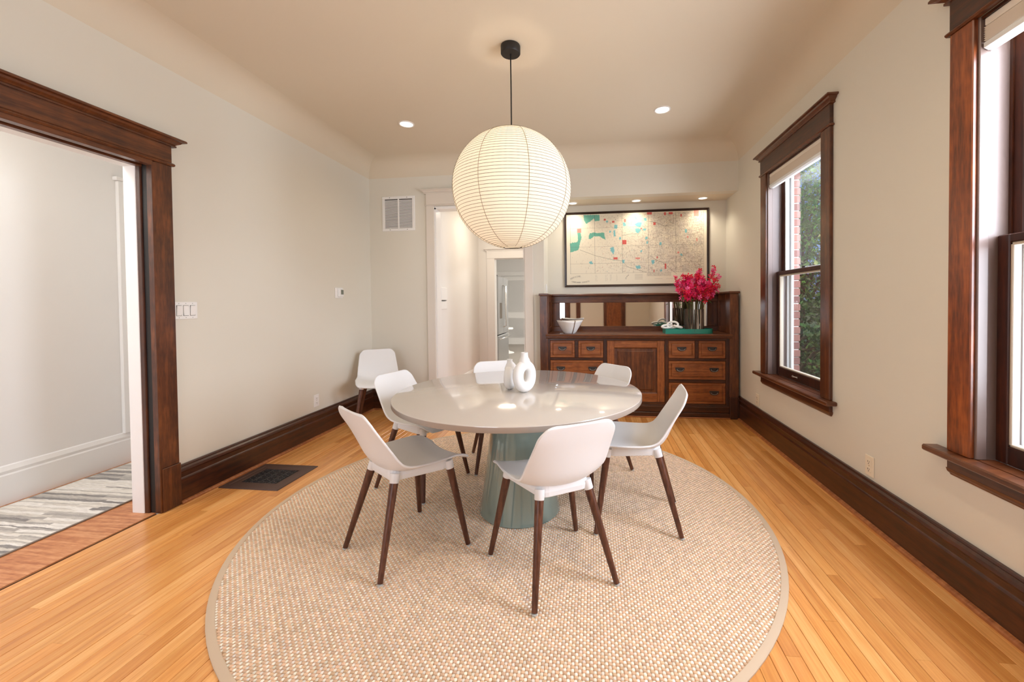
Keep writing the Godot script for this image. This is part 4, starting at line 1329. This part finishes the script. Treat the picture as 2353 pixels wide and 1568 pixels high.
# ------------------------------------------------------------------ chairs
func shell_mesh() -> ArrayMesh:
	var P := [Vector2(0.262, 0.436), Vector2(0.24, 0.452), Vector2(0.2, 0.46), Vector2(0.12, 0.459), Vector2(0.03, 0.452), Vector2(-0.04, 0.449), Vector2(-0.09, 0.455), Vector2(-0.132, 0.478), Vector2(-0.16, 0.516), Vector2(-0.184, 0.572), Vector2(-0.213, 0.645), Vector2(-0.239, 0.706), Vector2(-0.256, 0.749), Vector2(-0.266, 0.774)]
	var cv := Curve3D.new()
	for i in P.size():
		var pr: Vector2 = P[max(i - 1, 0)]
		var nx: Vector2 = P[min(i + 1, P.size() - 1)]
		var tg := (nx - pr) * 0.167
		cv.add_point(Vector3(P[i].x, P[i].y, 0), Vector3(-tg.x, -tg.y, 0), Vector3(tg.x, tg.y, 0))
	var L := cv.get_baked_length()
	var key := func(u: float, ks: Array) -> float:
		for i in ks.size() - 1:
			if u <= ks[i + 1][0]:
				var t: float = (u - ks[i][0]) / (ks[i + 1][0] - ks[i][0])
				t = t * t * (3 - 2 * t)
				return lerpf(ks[i][1], ks[i + 1][1], t)
		return ks[-1][1]
	var us := []
	var NT := 52
	for i in NT + 1:
		var t := float(i) / NT
		us.append(0.5 - 0.5 * cos(PI * t) if true else t)
	var NS := 26
	var top := []
	var bot := []
	for u in us:
		var p := cv.sample_baked(u * L, true)
		var q := cv.sample_baked(min(u * L + 0.004, L), true) - cv.sample_baked(max(u * L - 0.004, 0), true)
		var tan2 := Vector2(q.x, q.y).normalized()
		var nr := Vector2(tan2.y, -tan2.x)
		var w: float = key.call(u, [[0, 0.222], [0.24, 0.227], [0.56, 0.206], [1, 0.184]])
		var d0: float = u * L
		var d1: float = (1 - u) * L
		var r0 := 0.05
		var r1 := 0.075
		if d0 < r0:
			w = w - r0 + sqrt(max(0.0, r0 * r0 - (r0 - d0) * (r0 - d0)))
		if d1 < r1:
			w = w - r1 + sqrt(max(0.0, r1 * r1 - (r1 - d1) * (r1 - d1)))
		var c: float = key.call(u, [[0, 0.022], [0.16, 0.036], [0.5, 0.052], [1, 0.005]])
		var ra := []
		var rb := []
		for k in NS + 1:
			var s := sin(PI * 0.5 * (2.0 * k / NS - 1.0))
			var lift := c * pow(absf(s), 2.3)
			var slope := c * 2.3 * pow(absf(s), 1.3) * signf(s) / w
			var n3 := Vector3(-slope, nr.y, -nr.x)
			n3 = n3.normalized()
			var v := Vector3(s * w, p.y + nr.y * lift, -(p.x + nr.x * lift))
			ra.append(v)
			rb.append(v - n3 * 0.0115)
		top.append(ra)
		bot.append(rb)
	var m := M()
	var N := us.size()
	for i in N - 1:
		for k in NS:
			var nn: Vector3 = top[i][k] - bot[i][k]
			m.quad(top[i][k], top[i][k + 1], top[i + 1][k + 1], top[i + 1][k], nn, 1)
			m.quad(bot[i][k], bot[i][k + 1], bot[i + 1][k + 1], bot[i + 1][k], -nn, 1)
	# rounded rim round the whole edge
	var et := []
	var eb := []
	for i in N:
		et.append(top[i][0]); eb.append(bot[i][0])
	for k in range(1, NS + 1):
		et.append(top[N - 1][k]); eb.append(bot[N - 1][k])
	for i in range(N - 2, -1, -1):
		et.append(top[i][NS]); eb.append(bot[i][NS])
	for k in range(NS - 1, 0, -1):
		et.append(top[0][k]); eb.append(bot[0][k])
	var E := et.size()
	var om := []
	for i in E:
		var d: Vector3 = et[(i + 1) % E] - et[(i + E - 1) % E]
		var up: Vector3 = et[i] - eb[i]
		var o := d.cross(up).normalized()
		var ctr := Vector3(0, 0.5, 0.05)
		if o.dot(et[i] - ctr) < 0:
			o = -o
		om.append((et[i] + eb[i]) * 0.5 + o * 0.0058)
	for i in E:
		var j := (i + 1) % E
		var o: Vector3 = om[i] - (et[i] + eb[i]) * 0.5
		m.quad(et[i], et[j], om[j], om[i], o + (et[i] - eb[i]), 1)
		m.quad(om[i], om[j], eb[j], eb[i], o - (et[i] - eb[i]), 1)
	return m.done()

func frame_mesh() -> ArrayMesh:
	# underside of the shell over a point, so that the frame's upper edge meets it
	var under := func(x: float, z: float) -> float:
		var f := -z
		var ks := [[-0.18, 0.55], [-0.162, 0.516], [-0.132, 0.478], [-0.09, 0.455], [-0.04, 0.449], [0.03, 0.452], [0.12, 0.459], [0.26, 0.459]]
		var y := 0.459
		for i in ks.size() - 1:
			if f <= ks[i + 1][0]:
				y = lerpf(ks[i][1], ks[i + 1][1], clampf((f - ks[i][0]) / (ks[i + 1][0] - ks[i][0]), 0, 1))
				break
		return min(y + 0.04 * pow(absf(x) / 0.225, 2.3) - 0.007, 0.472)
	var ring := func(ix: float, y: float) -> Array:
		var l := []
		for c in [[1, -1, 0.182 - ix, 0.18 - ix], [1, 1, 0.135 - ix, 0.128 - ix], [-1, 1, 0.135 - ix, 0.128 - ix], [-1, -1, 0.182 - ix, 0.18 - ix]]:
			var r := 0.05
			for k in 6:
				var t := k / 5.0
				var a0: float
				if c[0] > 0:
					a0 = -PI / 2 if c[1] < 0 else 0.0
				else:
					a0 = PI / 2 if c[1] > 0 else PI
				var a := a0 + t * PI / 2
				l.append(Vector3(c[0] * (c[2] - r) + r * cos(a), y, c[1] * (c[3] - r) + r * sin(a)))
		# more points along the straight sides
		var out := []
		for i in l.size():
			var p: Vector3 = l[i]
			var q: Vector3 = l[(i + 1) % l.size()]
			for j in (5 if i % 6 == 5 else 1):
				var v := p.lerp(q, j / 5.0) if i % 6 == 5 else p
				if y > 0.5:
					v.y = under.call(v.x, v.z)
				out.append(v)
		return out
	var m := M()
	m.loft([ring.call(0.004, 1.0), ring.call(0.0, 0.44), ring.call(0.002, 0.419), ring.call(0.005, 0.416), ring.call(0.013, 0.416), ring.call(0.016, 0.419), ring.call(0.018, 1.0)], false, false)
	return m.done()

func chairs() -> void:
	var white := mat(c8(240, 240, 240), 0.38)
	var t := thing("dining_chair", "", "chair", Vector3.ZERO, 0.0, "white moulded chairs with walnut legs")
	part(t, "seat_shell", shell_mesh(), white)
	part(t, "seat_frame", frame_mesh(), white)
	for c in [[-0.175, -0.172, -0.25, -0.23], [0.175, -0.172, 0.25, -0.23], [-0.127, 0.116, -0.205, 0.23], [0.127, 0.116, 0.205, 0.23]]:
		var a := Vector3(c[0], 0.412, c[1])
		var b := Vector3(c[2], 0.0, c[3])
		var d := (b - a).normalized()
		var st := a - d * 0.042
		part(t, "leg_socket", M().tube([st, a, a + d * 0.002], [0.0235, 0.0222, 0.0205], 20), white)
		var lg := part(t, "leg", M().tube([a - d * 0.01, a + d * 0.02, b - d * 0.008], [0.0205, 0.0202, 0.0128], 18), W.walnut)
		part(lg, "foot_glide", M().lathe([Vector2(0.0, 0.006), Vector2(0.0128, 0.006), Vector2(0.0115, 0.0), Vector2(0, 0)], 14, b), mat(c8(206, 206, 200), 0.5))
	var S := [["white moulded chair seen from behind nearest the camera", -0.197, -1.93, -0.555, 0.0115],
		["white moulded chair left of the nearest one, angled toward the table", -1.006, -2.028, 0.635, 0.0115],
		["white moulded chair in side view on the window side of the table", 0.256, -2.462, -1.482, 0.0115],
		["white moulded chair between the table and the left wall, its seat tucked under", -1.237, -2.769, 1.872, 0.0115],
		["white moulded chair behind the table, its top partly hidden by the ring vases", -0.749, -3.23, 2.702, 0.0115],
		["white moulded chair behind the table in front of the sideboard door", -0.02, -3.121, -2.321, 0.0115],
		["white moulded chair standing alone in the far corner by the vent", -2.342, -4.177, 2.597, 0.0]]
	for i in S.size():
		var s: Array = S[i]
		var p := Vector3(s[1], s[4], s[2])
		if i == 0:
			t.position = p
			t.rotation.y = -s[3]
			t.set_meta("label", s[0])
		else:
			clone(t, s[0], p, -s[3])

# ------------------------------------------------------------------ lamps
const WARM := Color(1.0, 0.9, 0.77)

func lantern() -> void:
	var ctr := Vector3(-0.54, 2.068, -2.72)
	var R := 0.398
	var t := thing("globe_pendant", "huge round ribbed paper globe pendant lamp hanging above the table", "lamp", Vector3(ctr.x, H, ctr.z))
	part(t, "canopy", M().lathe([Vector2(0, 0.0), Vector2(0.064, 0.0), Vector2(0.066, -0.004), Vector2(0.066, -0.05), Vector2(0.062, -0.055), Vector2(0, -0.055)], 40), W.black)
	part(t, "cord", M().tube([Vector3(0, -0.05, 0), Vector3(0.001, -0.3, 0), Vector3(0, ctr.y + 0.3 - H, 0)], 0.0045, 8), W.black)
	var cy := ctr.y - H
	# paper: shallow swags between the hoops
	var nr := 54
	var prof := []
	var hoops := M()
	for i in nr + 1:
		var a := lerpf(0.2, PI - 0.16, float(i) / nr)
		var r := R * sin(a)
		var y := cy + R * cos(a)
		prof.append(Vector2(r, y))
		if i < nr:
			var b := a + (PI - 0.36) / nr * 0.5
			prof.append(Vector2((R - 0.002) * sin(b), cy + (R - 0.002) * cos(b)))
		var l := []
		for k in 64:
			l.append(Vector3(r * cos(TAU * k / 64), y, r * sin(TAU * k / 64)))
		hoops.tube(l, 0.0013, 4, false, true)
	var sm := M()
	for i in prof.size() - 1:
		var a: Vector2 = prof[i]
		var b: Vector2 = prof[i + 1]
		for k in 96:
			var t0 := TAU * k / 96
			var t1 := TAU * (k + 1) / 96
			var r0 := Vector3(cos(t0), 0, sin(t0))
			var r1 := Vector3(cos(t1), 0, sin(t1))
			sm.quad(r0 * a.x + Vector3(0, a.y, 0), r1 * a.x + Vector3(0, a.y, 0), r1 * b.x + Vector3(0, b.y, 0), r0 * b.x + Vector3(0, b.y, 0), (r0 + r1) * a.x * 0.5 + Vector3(0, a.y - cy, 0), 1)
	var paper := mat(c8(246, 240, 230), 0.9)
	paper.backlight_enabled = true
	paper.backlight = Color(0.9, 0.865, 0.8)
	paper.emission_enabled = true
	paper.emission = c8(255, 236, 210)
	paper.emission_energy_multiplier = PAPER_GLOW
	part(t, "lamp_shade", sm, paper)
	stuff(part(t, "bamboo_hoops", hoops, mat(c8(132, 122, 100), 0.8)))
	for k in 8:
		var l := []
		var ph := TAU * k / 8 + 0.33
		for i in 31:
			var a := lerpf(0.2, PI - 0.16, i / 30.0)
			l.append(Vector3((R + 0.001) * sin(a) * cos(ph), cy + (R + 0.001) * cos(a), (R + 0.001) * sin(a) * sin(ph)))
		part(t, "seam_thread", M().tube(l, 0.0013, 5), mat(c8(140, 126, 96), 0.8))
	# wire spreader and bulb
	part(t, "wire_frame", M().tube([Vector3(R * sin(0.2), cy + R * 0.98, 0), Vector3(0, cy + R * 0.98, 0), Vector3(-R * sin(0.2), cy + R * 0.98, 0)], 0.002, 6).tube([Vector3(0.062, cy - R * 0.985, 0), Vector3(0.05, cy - R * 1.0, 0), Vector3(-0.05, cy - R * 1.0, 0), Vector3(-0.062, cy - R * 0.985, 0)], 0.0026, 6), W.iron)
	var by := cy + 0.22
	part(t, "socket", M().lathe([Vector2(0, 0.09), Vector2(0.016, 0.09), Vector2(0.02, 0.03), Vector2(0.018, 0.02)], 16, Vector3(0, by, 0)), W.black)
	part(t, "light_bulb", M().lathe([Vector2(0.014, 0.03), Vector2(0.018, 0.012), Vector2(0.03, -0.012), Vector2(0.032, -0.03), Vector2(0.024, -0.052), Vector2(0.008, -0.062), Vector2(0, -0.063)], 20, Vector3(0, by, 0)), glow(c8(255, 236, 204), 3.0))
	lamp(t, "bulb_light", Vector3(0, by - 0.02, 0), Color(1.0, 0.93, 0.85), LANTERN, 0.03)

const PAPER_GLOW := 0.06
const LANTERN := 0.15
const DOWN := 0.75
const NICHE := 0.4

func downlights() -> void:
	var spec := [["recessed ceiling downlight nearer the left wall", -1.77, H, -3.745, DOWN * 0.5, 0.0],
		["recessed ceiling downlight nearer the windows", 0.634, H, -3.8, DOWN * 0.5, 0.0],
		["small recessed light over the map, half hidden by the globe lamp", -0.238, 2.505, -4.968, NICHE, 1.0],
		["small recessed light over the middle of the map", 0.521, 2.505, -4.965, NICHE, 1.0],
		["small recessed light over the map's window-side end", 1.285, 2.505, -4.968, NICHE, 1.0],
		["", -1.6, H, -0.4, DOWN, 0.0], ["", 0.62, H, -1.0, DOWN * 2.4, 0.0]]
	for i in spec.size():
		var s: Array = spec[i]
		if s[0] == "":
			# unseen fill lamps added over the camera, out of the frame
			s[0] = "added unseen fill downlight over the camera, " + ("left" if i == 5 else "right")
		var small: bool = s[5] > 0.5
		var r := 0.046 if small else 0.06
		var t := thing("recessed_light", s[0], "downlight", Vector3(s[1], s[2], s[3]), 0.0, "recessed lights over the map" if small else "recessed ceiling downlights")
		part(t, "trim_ring", M().lathe([Vector2(r + 0.014, -0.0005), Vector2(r + 0.013, -0.005), Vector2(r + 0.004, -0.007), Vector2(r, -0.004)], 32), W.gloss_white)
		part(t, "light_lens", M().lathe([Vector2(r, -0.004), Vector2(0, -0.003)], 32), glow(c8(255, 244, 224), 2.5))
		spot(t, "downlight_beam", Vector3(0, -0.014, 0), (WARM if not small else Color(1.0, 0.94, 0.85)), s[4], 74.0 if not small else 66.0, r * 0.8)

# ------------------------------------------------------------------ things on the walls and the floor
func outlet(label: String, at: Vector3, out: Vector3, m: Material) -> void:
	var t := thing("wall_outlet", label, "outlet", at, atan2(out.x, out.z), "wall outlets")
	part(t, "plate", M().box(Vector3(0, 0, 0.0035), Vector3(0.072, 0.118, 0.007), 0.003), m)
	for y in [-0.022, 0.022]:
		var r := part(t, "receptacle", M().box(Vector3(0, y, 0.008), Vector3(0.034, 0.03, 0.004), 0.0018), m)
		part(r, "slots", M().box(Vector3(-0.0065, y + 0.003, 0.0103), Vector3(0.0024, 0.01, 0.0008)).box(Vector3(0.0065, y + 0.003, 0.0103), Vector3(0.0024, 0.008, 0.0008)).lathe([Vector2(0, 0.0006), Vector2(0.003, 0.0006), Vector2(0.003, 0)], 8, Vector3(0, y - 0.008, 0.0099), Basis(Vector3.RIGHT, PI / 2)), W.slot)
	part(t, "screw", M().lathe([Vector2(0, 0.0012), Vector2(0.003, 0.001), Vector2(0.0034, 0)], 10, Vector3(0, 0, 0.007), Basis(Vector3.RIGHT, PI / 2)), W.chrome)

func wall_things() -> void:
	outlet("white wall outlet above the baseboard of the left wall", Vector3(XL, 0.355, -3.665), Vector3.RIGHT, W.plate)
	outlet("almond wall outlet between the two windows", Vector3(XR, 0.33, -2.55), Vector3.LEFT, W.almond)
	outlet("almond wall outlet right of the sideboard under the far window", Vector3(XR, 0.325, -4.17), Vector3.LEFT, W.almond)
	# three rocker switches
	var s := thing("light_switch", "white three-gang rocker switch plate right of the dark opening casing", "switch", Vector3(XL, 1.268, -2.4), PI / 2)
	part(s, "plate", M().box(Vector3(0, 0, 0.003), Vector3(0.162, 0.116, 0.006), 0.0028), W.plate)
	for k in 3:
		var x := (k - 1) * 0.046
		part(s, "rocker_frame", M().box(Vector3(x, 0, 0.0062), Vector3(0.036, 0.07, 0.0012), 0.0005), W.slot)
		var tilt: float = [0.09, -0.09, 0.09][k]
		part(s, "rocker", M().box(Vector3(0, 0, 0), Vector3(0.033, 0.066, 0.007), 0.0015), W.plate, Vector3(x, 0, 0.0078), Basis(Vector3.RIGHT, tilt))
		for y in [-0.047, 0.047]:
			part(s, "screw", M().lathe([Vector2(0, 0.001), Vector2(0.0028, 0.0008), Vector2(0.003, 0)], 8, Vector3(x, y, 0.006), Basis(Vector3.RIGHT, PI / 2)), W.steel)
	# thermostat
	var th := thing("thermostat", "white wall thermostat with a grey display on the left wall", "thermostat", Vector3(XL, 1.423, -4.055), PI / 2)
	part(th, "back_plate", M().box(Vector3(0, 0, 0.004), Vector3(0.128, 0.112, 0.008), 0.0035), W.plate)
	part(th, "housing", M().box(Vector3(0.012, 0.002, 0.016), Vector3(0.082, 0.088, 0.02), 0.005), W.plate)
	part(th, "screen", M().box(Vector3(0.024, 0.008, 0.0265), Vector3(0.044, 0.05, 0.002), 0.0006), mat(c8(118, 124, 112), 0.3))
	part(th, "button", M().box(Vector3(0.024, -0.028, 0.0265), Vector3(0.03, 0.008, 0.003), 0.001), W.plate)
	# return-air vent
	var v := thing("air_vent", "white louvred return-air grille on the back wall left of the doorway", "vent", Vector3(-2.336, 2.395, ZB))
	var hw := 0.208
	var hh := 0.21
	var fm := M()
	fm.bb(-hw, -hh, 0, hw, -hh + 0.034, 0.008, 0.003).bb(-hw, hh - 0.034, 0, hw, hh, 0.008, 0.003).bb(-hw, -hh + 0.034, 0, -hw + 0.034, hh - 0.034, 0.008, 0.003).bb(hw - 0.034, -hh + 0.034, 0, hw, hh - 0.034, 0.008, 0.003).bb(-0.009, -hh + 0.034, 0, 0.009, hh - 0.034, 0.009, 0.002)
	part(v, "frame", fm, W.plate)
	part(v, "backing", M().bb(-hw + 0.03, -hh + 0.03, 0.0002, hw - 0.03, hh - 0.03, 0.001), W.slot)
	var sl := M().box(Vector3.ZERO, Vector3(hw - 0.043, 0.0105, 0.0016)).done()
	for k in 24:
		for x in [-1.0, 1.0]:
			part(v, "slat", sl, W.plate, Vector3(x * (hw - 0.034 + 0.009) * 0.5, -hh + 0.0425 + k * 0.0142, 0.0058), Basis(Vector3.RIGHT, 0.75))
	for x in [-0.11, 0.11]:
		for y in [-hh + 0.016, hh - 0.016]:
			part(v, "screw", M().lathe([Vector2(0, 0.0022), Vector2(0.004, 0.0018), Vector2(0.0048, 0)], 10, Vector3(x, y, 0.008), Basis(Vector3.RIGHT, PI / 2)), W.slot)
	# floor register
	var g := thing("floor_register", "dark metal floor register by the left baseboard", "register", Vector3(-2.428, 0, -2.765))
	var dk := mat(c8(88, 66, 58), 0.45, 0.1)
	var ax := 0.232
	var az := 0.212
	var ix := 0.142
	var iz := 0.118
	var loops := []
	for q in [[ax, az, 0.0003], [ax - 0.004, az - 0.004, 0.007], [ax - 0.045, az - 0.045, 0.0085], [ax - 0.048, az - 0.048, 0.0065], [ix + 0.004, iz + 0.004, 0.0065], [ix, iz, 0.005], [ix, iz, 0.0006]]:
		loops.append([Vector3(-q[0], q[2], -q[1]), Vector3(q[0], q[2], -q[1]), Vector3(q[0], q[2], q[1]), Vector3(-q[0], q[2], q[1])])
	part(g, "frame", M().loft(loops, false, false), dk)
	part(g, "duct", M().bb(-ix, 0.0003, -iz, ix, 0.0009, iz), W.black)
	var gm := mat(c8(92, 88, 90), 0.35, 0.6)
	for k in 3:
		part(g, "grille_bar", M().bb(-ix + 0.002 + ix * 2 * (k + 1) / 4.0 - 0.004, 0.001, -iz, -ix + 0.002 + ix * 2 * (k + 1) / 4.0, 0.006, iz, 0.001), gm)
	for k in 12:
		for j in 4:
			var cx := -ix + ix * 2 * (j + 0.5) / 4.0
			var cz := -iz + iz * 2 * (k + 0.5) / 12.0
			part(g, "grille_key", M().box(Vector3(cx - 0.006, 0.0035, cz), Vector3(0.05, 0.004, 0.005), 0.001).box(Vector3(cx + 0.016 * (1 if (j + k) % 2 else -1), 0.0035, cz + 0.007), Vector3(0.006, 0.004, 0.012), 0.001), gm)

# ------------------------------------------------------------------ hall and kitchen beyond the doorways
func back_rooms() -> void:
	# hall on the left
	setting("hall_floor", M().bb(-4.0, -0.08, -3.1, XL - 0.02, -0.001, 2.0), W.redoak)
	setting("trim_threshold", M().bb(-3.05, -0.0008, LZ0, XL - 0.016, 0.0035, LZ1, 0.003), W.redoak)
	setting("wall_hall", wall(M(), 2, 1, -3.1, 2.1, -0.05, 2.95, -3.875, -4.0, []), W.white_paint)
	setting("wall_hall_end", M().bb(-3.9, -0.05, -3.1, WL, 2.95, -2.98), W.white_paint)
	setting("wall_hall_front", wall(M(), 0, 1, -4.0, WL, -0.05, 2.95, 2.0, 2.1, [[-3.8, -2.95, 0.5, 2.4]]), W.white_paint)
	var hl := thing("added_hall_light", "added hall ceiling lamp out of sight above the wide opening", "lamp", Vector3(-3.36, 2.85, -1.1))  # unseen lamp added to brighten the hall from above
	part(hl, "light_panel", M().bb(-0.2, -0.03, -0.5, 0.2, -0.001, 0.5, 0.01), glow(c8(255, 252, 246), 1.0))
	area("added_hall_light_beam", Vector3(-3.36, 2.81, -1.1), Vector3(-3.36, 0, -1.1), Vector2(0.4, 1.0), c8(255, 251, 246), HALL)
	setting("ceiling_hall", M().bb(-4.0, 2.85, -3.1, WL, 2.95, 2.1), W.white_paint)
	var bp := PackedVector2Array([Vector2(0, 0), Vector2(0.022, 0), Vector2(0.022, 0.19), Vector2(0.016, 0.2), Vector2(0.02, 0.22), Vector2(0.01, 0.25), Vector2(0, 0.255)])
	setting("baseboard_hall", M().prism(bp, 5.0, Transform3D(Basis(), Vector3(-3.875, 0, -2.98))), W.gloss_white)
	setting("trim_hall", M().bb(-3.875, 0.25, -2.98, -3.845, 2.33, -2.88, 0.003).bb(-3.875, 2.33, -2.98, -3.835, 2.36, -2.86, 0.004), W.gloss_white)
	# passage behind the back wall
	var zb := ZB - 0.12
	setting("passage_floor", M().bb(-2.0, -0.08, -6.74, -0.6, -0.001, ZB + 0.0), W.redoak)
	setting("wall_passage_left", M().bb(-2.02, -0.05, -6.72, DX0 - 0.012, 2.9, zb), W.white_paint)
	setting("wall_passage_right", M().bb(-0.69, -0.05, -6.72, -0.6, 2.9, NZ - 0.1).bb(-0.7, -0.05, NZ - 0.1, -0.681, 2.9, zb), W.white_paint)
	setting("ceiling_passage", M().bb(-2.02, 2.75, -6.72, -0.6, 2.9, zb), W.white_paint)
	var KX0 := -1.62
	var KX1 := -0.86
	setting("wall_passage_end", wall(M(), 0, 1, -3.4, -0.3, -0.05, 2.9, -6.6, -6.72, [[KX0, KX1, -0.2, 2.03]]), W.white_paint)
	setting("baseboard_passage", M().prism(bp, 1.78, Transform3D(Basis(), Vector3(DX0 - 0.012, 0, -6.6))), W.gloss_white)
	var d := setting("door_3")
	for xx in [[KX0 - 0.13, KX0], [KX1, KX1 + 0.13]]:
		part(d, "casing", M().bb(xx[0], 0, -6.6, xx[1], 2.035, -6.578, 0.003), W.gloss_white)
	part(d, "head_casing", M().bb(KX0 - 0.13, 2.035, -6.6, KX1 + 0.13, 2.165, -6.576, 0.003), W.gloss_white)
	part(d, "crown_moulding", wrapped(M(), crown(2.16, 2.2, 0.024, 0.03), KX0 - 0.12, KX1 + 0.12, -6.6, 1, false), W.gloss_white)
	# control panel on the passage wall
	var p := thing("wall_panel", "white two-part control box on the passage wall through the doorway", "panel", Vector3(DX0 - 0.012, 1.36, -4.965), PI / 2)
	part(p, "upper_cover", M().box(Vector3(0, 0.06, 0.01), Vector3(0.2, 0.16, 0.02), 0.004), W.plate)
	part(p, "lower_cover", M().box(Vector3(0, -0.085, 0.007), Vector3(0.2, 0.1, 0.014), 0.003), W.plate)
	part(p, "label_strip", M().box(Vector3(0, -0.026, 0.009), Vector3(0.14, 0.006, 0.018)), W.slot)
	# little switch in the niche's return
	var sw := thing("light_switch", "small white switch on the niche's left return above the sideboard post", "switch", Vector3(-0.566, 1.462, -4.9), PI / 2)
	part(sw, "plate", M().box(Vector3(0, 0, 0.003), Vector3(0.072, 0.118, 0.006), 0.0028), W.plate)
	part(sw, "rocker", M().box(Vector3(0, 0, 0.008), Vector3(0.033, 0.066, 0.008), 0.002), W.plate)
	# kitchen
	setting("kitchen_floor", M().bb(-3.4, -0.08, -12.7, 0.4, -0.001, -6.72), mat(c8(150, 142, 132), 0.4))
	setting("wall_kitchen_left", M().bb(-3.5, -0.05, -12.7, -3.4, 2.8, -6.6), W.white_paint)
	setting("wall_kitchen_right", M().bb(0.4, -0.05, -12.7, 0.5, 2.8, -6.6).bb(-0.3, -0.05, -6.72, 0.5, 2.8, -6.62), W.white_paint)
	setting("wall_kitchen_end", M().bb(-3.5, -0.05, -12.7, 0.5, 2.8, -12.5), W.white_paint)
	setting("ceiling_kitchen", M().bb(-3.5, 2.7, -12.7, 0.5, 2.82, -6.6), W.white_paint)
	var kl := thing("added_kitchen_light", "added kitchen ceiling lamp out of sight beyond the doorway", "lamp", Vector3(-0.4, 2.7, -9.2))  # unseen lamp added to light the kitchen, clear of the table's reflection
	part(kl, "light_panel", M().bb(-0.5, -0.03, -0.5, 0.5, -0.001, 0.5, 0.01), glow(c8(255, 250, 242), 1.0))
	area("added_kitchen_light_beam", Vector3(-0.4, 2.655, -9.2), Vector3(-0.6, 0, -9.2), Vector2(1.0, 1.0), c8(255, 250, 242), 14.0)
	var pl := thing("passage_light", "passage ceiling light above the doorway head", "lamp", Vector3(-1.3, 2.75, -5.7))
	part(pl, "light_panel", M().lathe([Vector2(0.16, 0), Vector2(0.15, -0.03), Vector2(0.0, -0.05)], 28), glow(c8(255, 240, 214), 1.0))
	area("passage_light_beam", Vector3(-1.3, 2.69, -5.7), Vector3(-1.3, 0, -5.7), Vector2(0.3, 0.3), c8(255, 238, 214), 1.0)
	# panelled door at the far end
	var fd := setting("door_4")
	part(fd, "slab", M().bb(-2.86, 0.0, -12.5, -2.0, 2.12, -12.46), W.white_paint)
	part(fd, "panel", field(M(), -2.74, 1.0, -2.12, 2.0, -12.46, [[0, 0.0], [0.02, -0.012], [0.06, -0.012], [0.1, -0.002]]), W.white_paint)
	part(fd, "panel", field(M(), -2.74, 0.2, -2.12, 0.82, -12.46, [[0, 0.0], [0.02, -0.012], [0.06, -0.012], [0.1, -0.002]]), W.white_paint)
	part(fd, "casing", M().bb(-3.0, 0, -12.5, -2.88, 2.16, -12.47, 0.004).bb(-1.98, 0, -12.5, -1.86, 2.16, -12.47, 0.004).bb(-3.02, 2.14, -12.5, -1.84, 2.28, -12.468, 0.004), W.white_paint)
	# fridge: its front faces the kitchen's middle
	var fr := thing("refrigerator", "stainless steel french-door refrigerator beyond the second doorway", "refrigerator", Vector3(-2.0, 0, -7.28))
	var side := mat(c8(150, 150, 150), 0.5, 0.2)
	part(fr, "body", M().bb(-0.36, 0.03, -0.43, 0.3, 1.77, 0.43, 0.006), side)
	for k in 2:
		var z0: float = [-0.425, 0.004][k]
		var door := part(fr, "door", M().bb(0.302, 0.74, z0, 0.37, 1.765, z0 + 0.421, 0.012), W.steel)
		part(door, "handle", M().tube([Vector3(0.37, 0.86, (-0.03 if k == 0 else 0.03)), Vector3(0.41, 0.88, (-0.03 if k == 0 else 0.03)), Vector3(0.41, 1.6, (-0.03 if k == 0 else 0.03)), Vector3(0.37, 1.62, (-0.03 if k == 0 else 0.03))], 0.011, 10), W.chrome)
	part(fr, "dispenser", M().bb(0.368, 1.02, 0.13, 0.373, 1.3, 0.3, 0.002), mat(c8(110, 98, 84), 0.4))
	var dw := part(fr, "freezer_drawer", M().bb(0.302, 0.06, -0.425, 0.37, 0.725, 0.425, 0.012), W.steel)
	part(dw, "handle", M().tube([Vector3(0.37, 0.66, -0.36), Vector3(0.41, 0.67, -0.34), Vector3(0.41, 0.67, 0.34), Vector3(0.37, 0.66, 0.36)], 0.011, 10), W.chrome)
	part(fr, "hinge_cover", M().bb(0.2, 1.77, 0.3, 0.34, 1.79, 0.42, 0.004), W.slot)
	# foot of a stool past the fridge
	var sf := thing("bar_stool", "white pedestal foot of a kitchen stool past the refrigerator", "stool", Vector3(-2.26, 0, -10.3))
	part(sf, "base", M().lathe([Vector2(0, 0.02), Vector2(0.06, 0.02), Vector2(0.06, 0.1), Vector2(0.1, 0.05), Vector2(0.2, 0.02), Vector2(0.22, 0.004), Vector2(0.22, 0)], 32), W.gloss_white)
	part(sf, "post", M().lathe([Vector2(0.035, 0.02), Vector2(0.03, 0.6), Vector2(0.0, 0.6)], 20), W.gloss_white)
	part(sf, "seat", M().lathe([Vector2(0, 0.6), Vector2(0.18, 0.6), Vector2(0.2, 0.62), Vector2(0.19, 0.66), Vector2(0, 0.67)], 28), W.gloss_white)
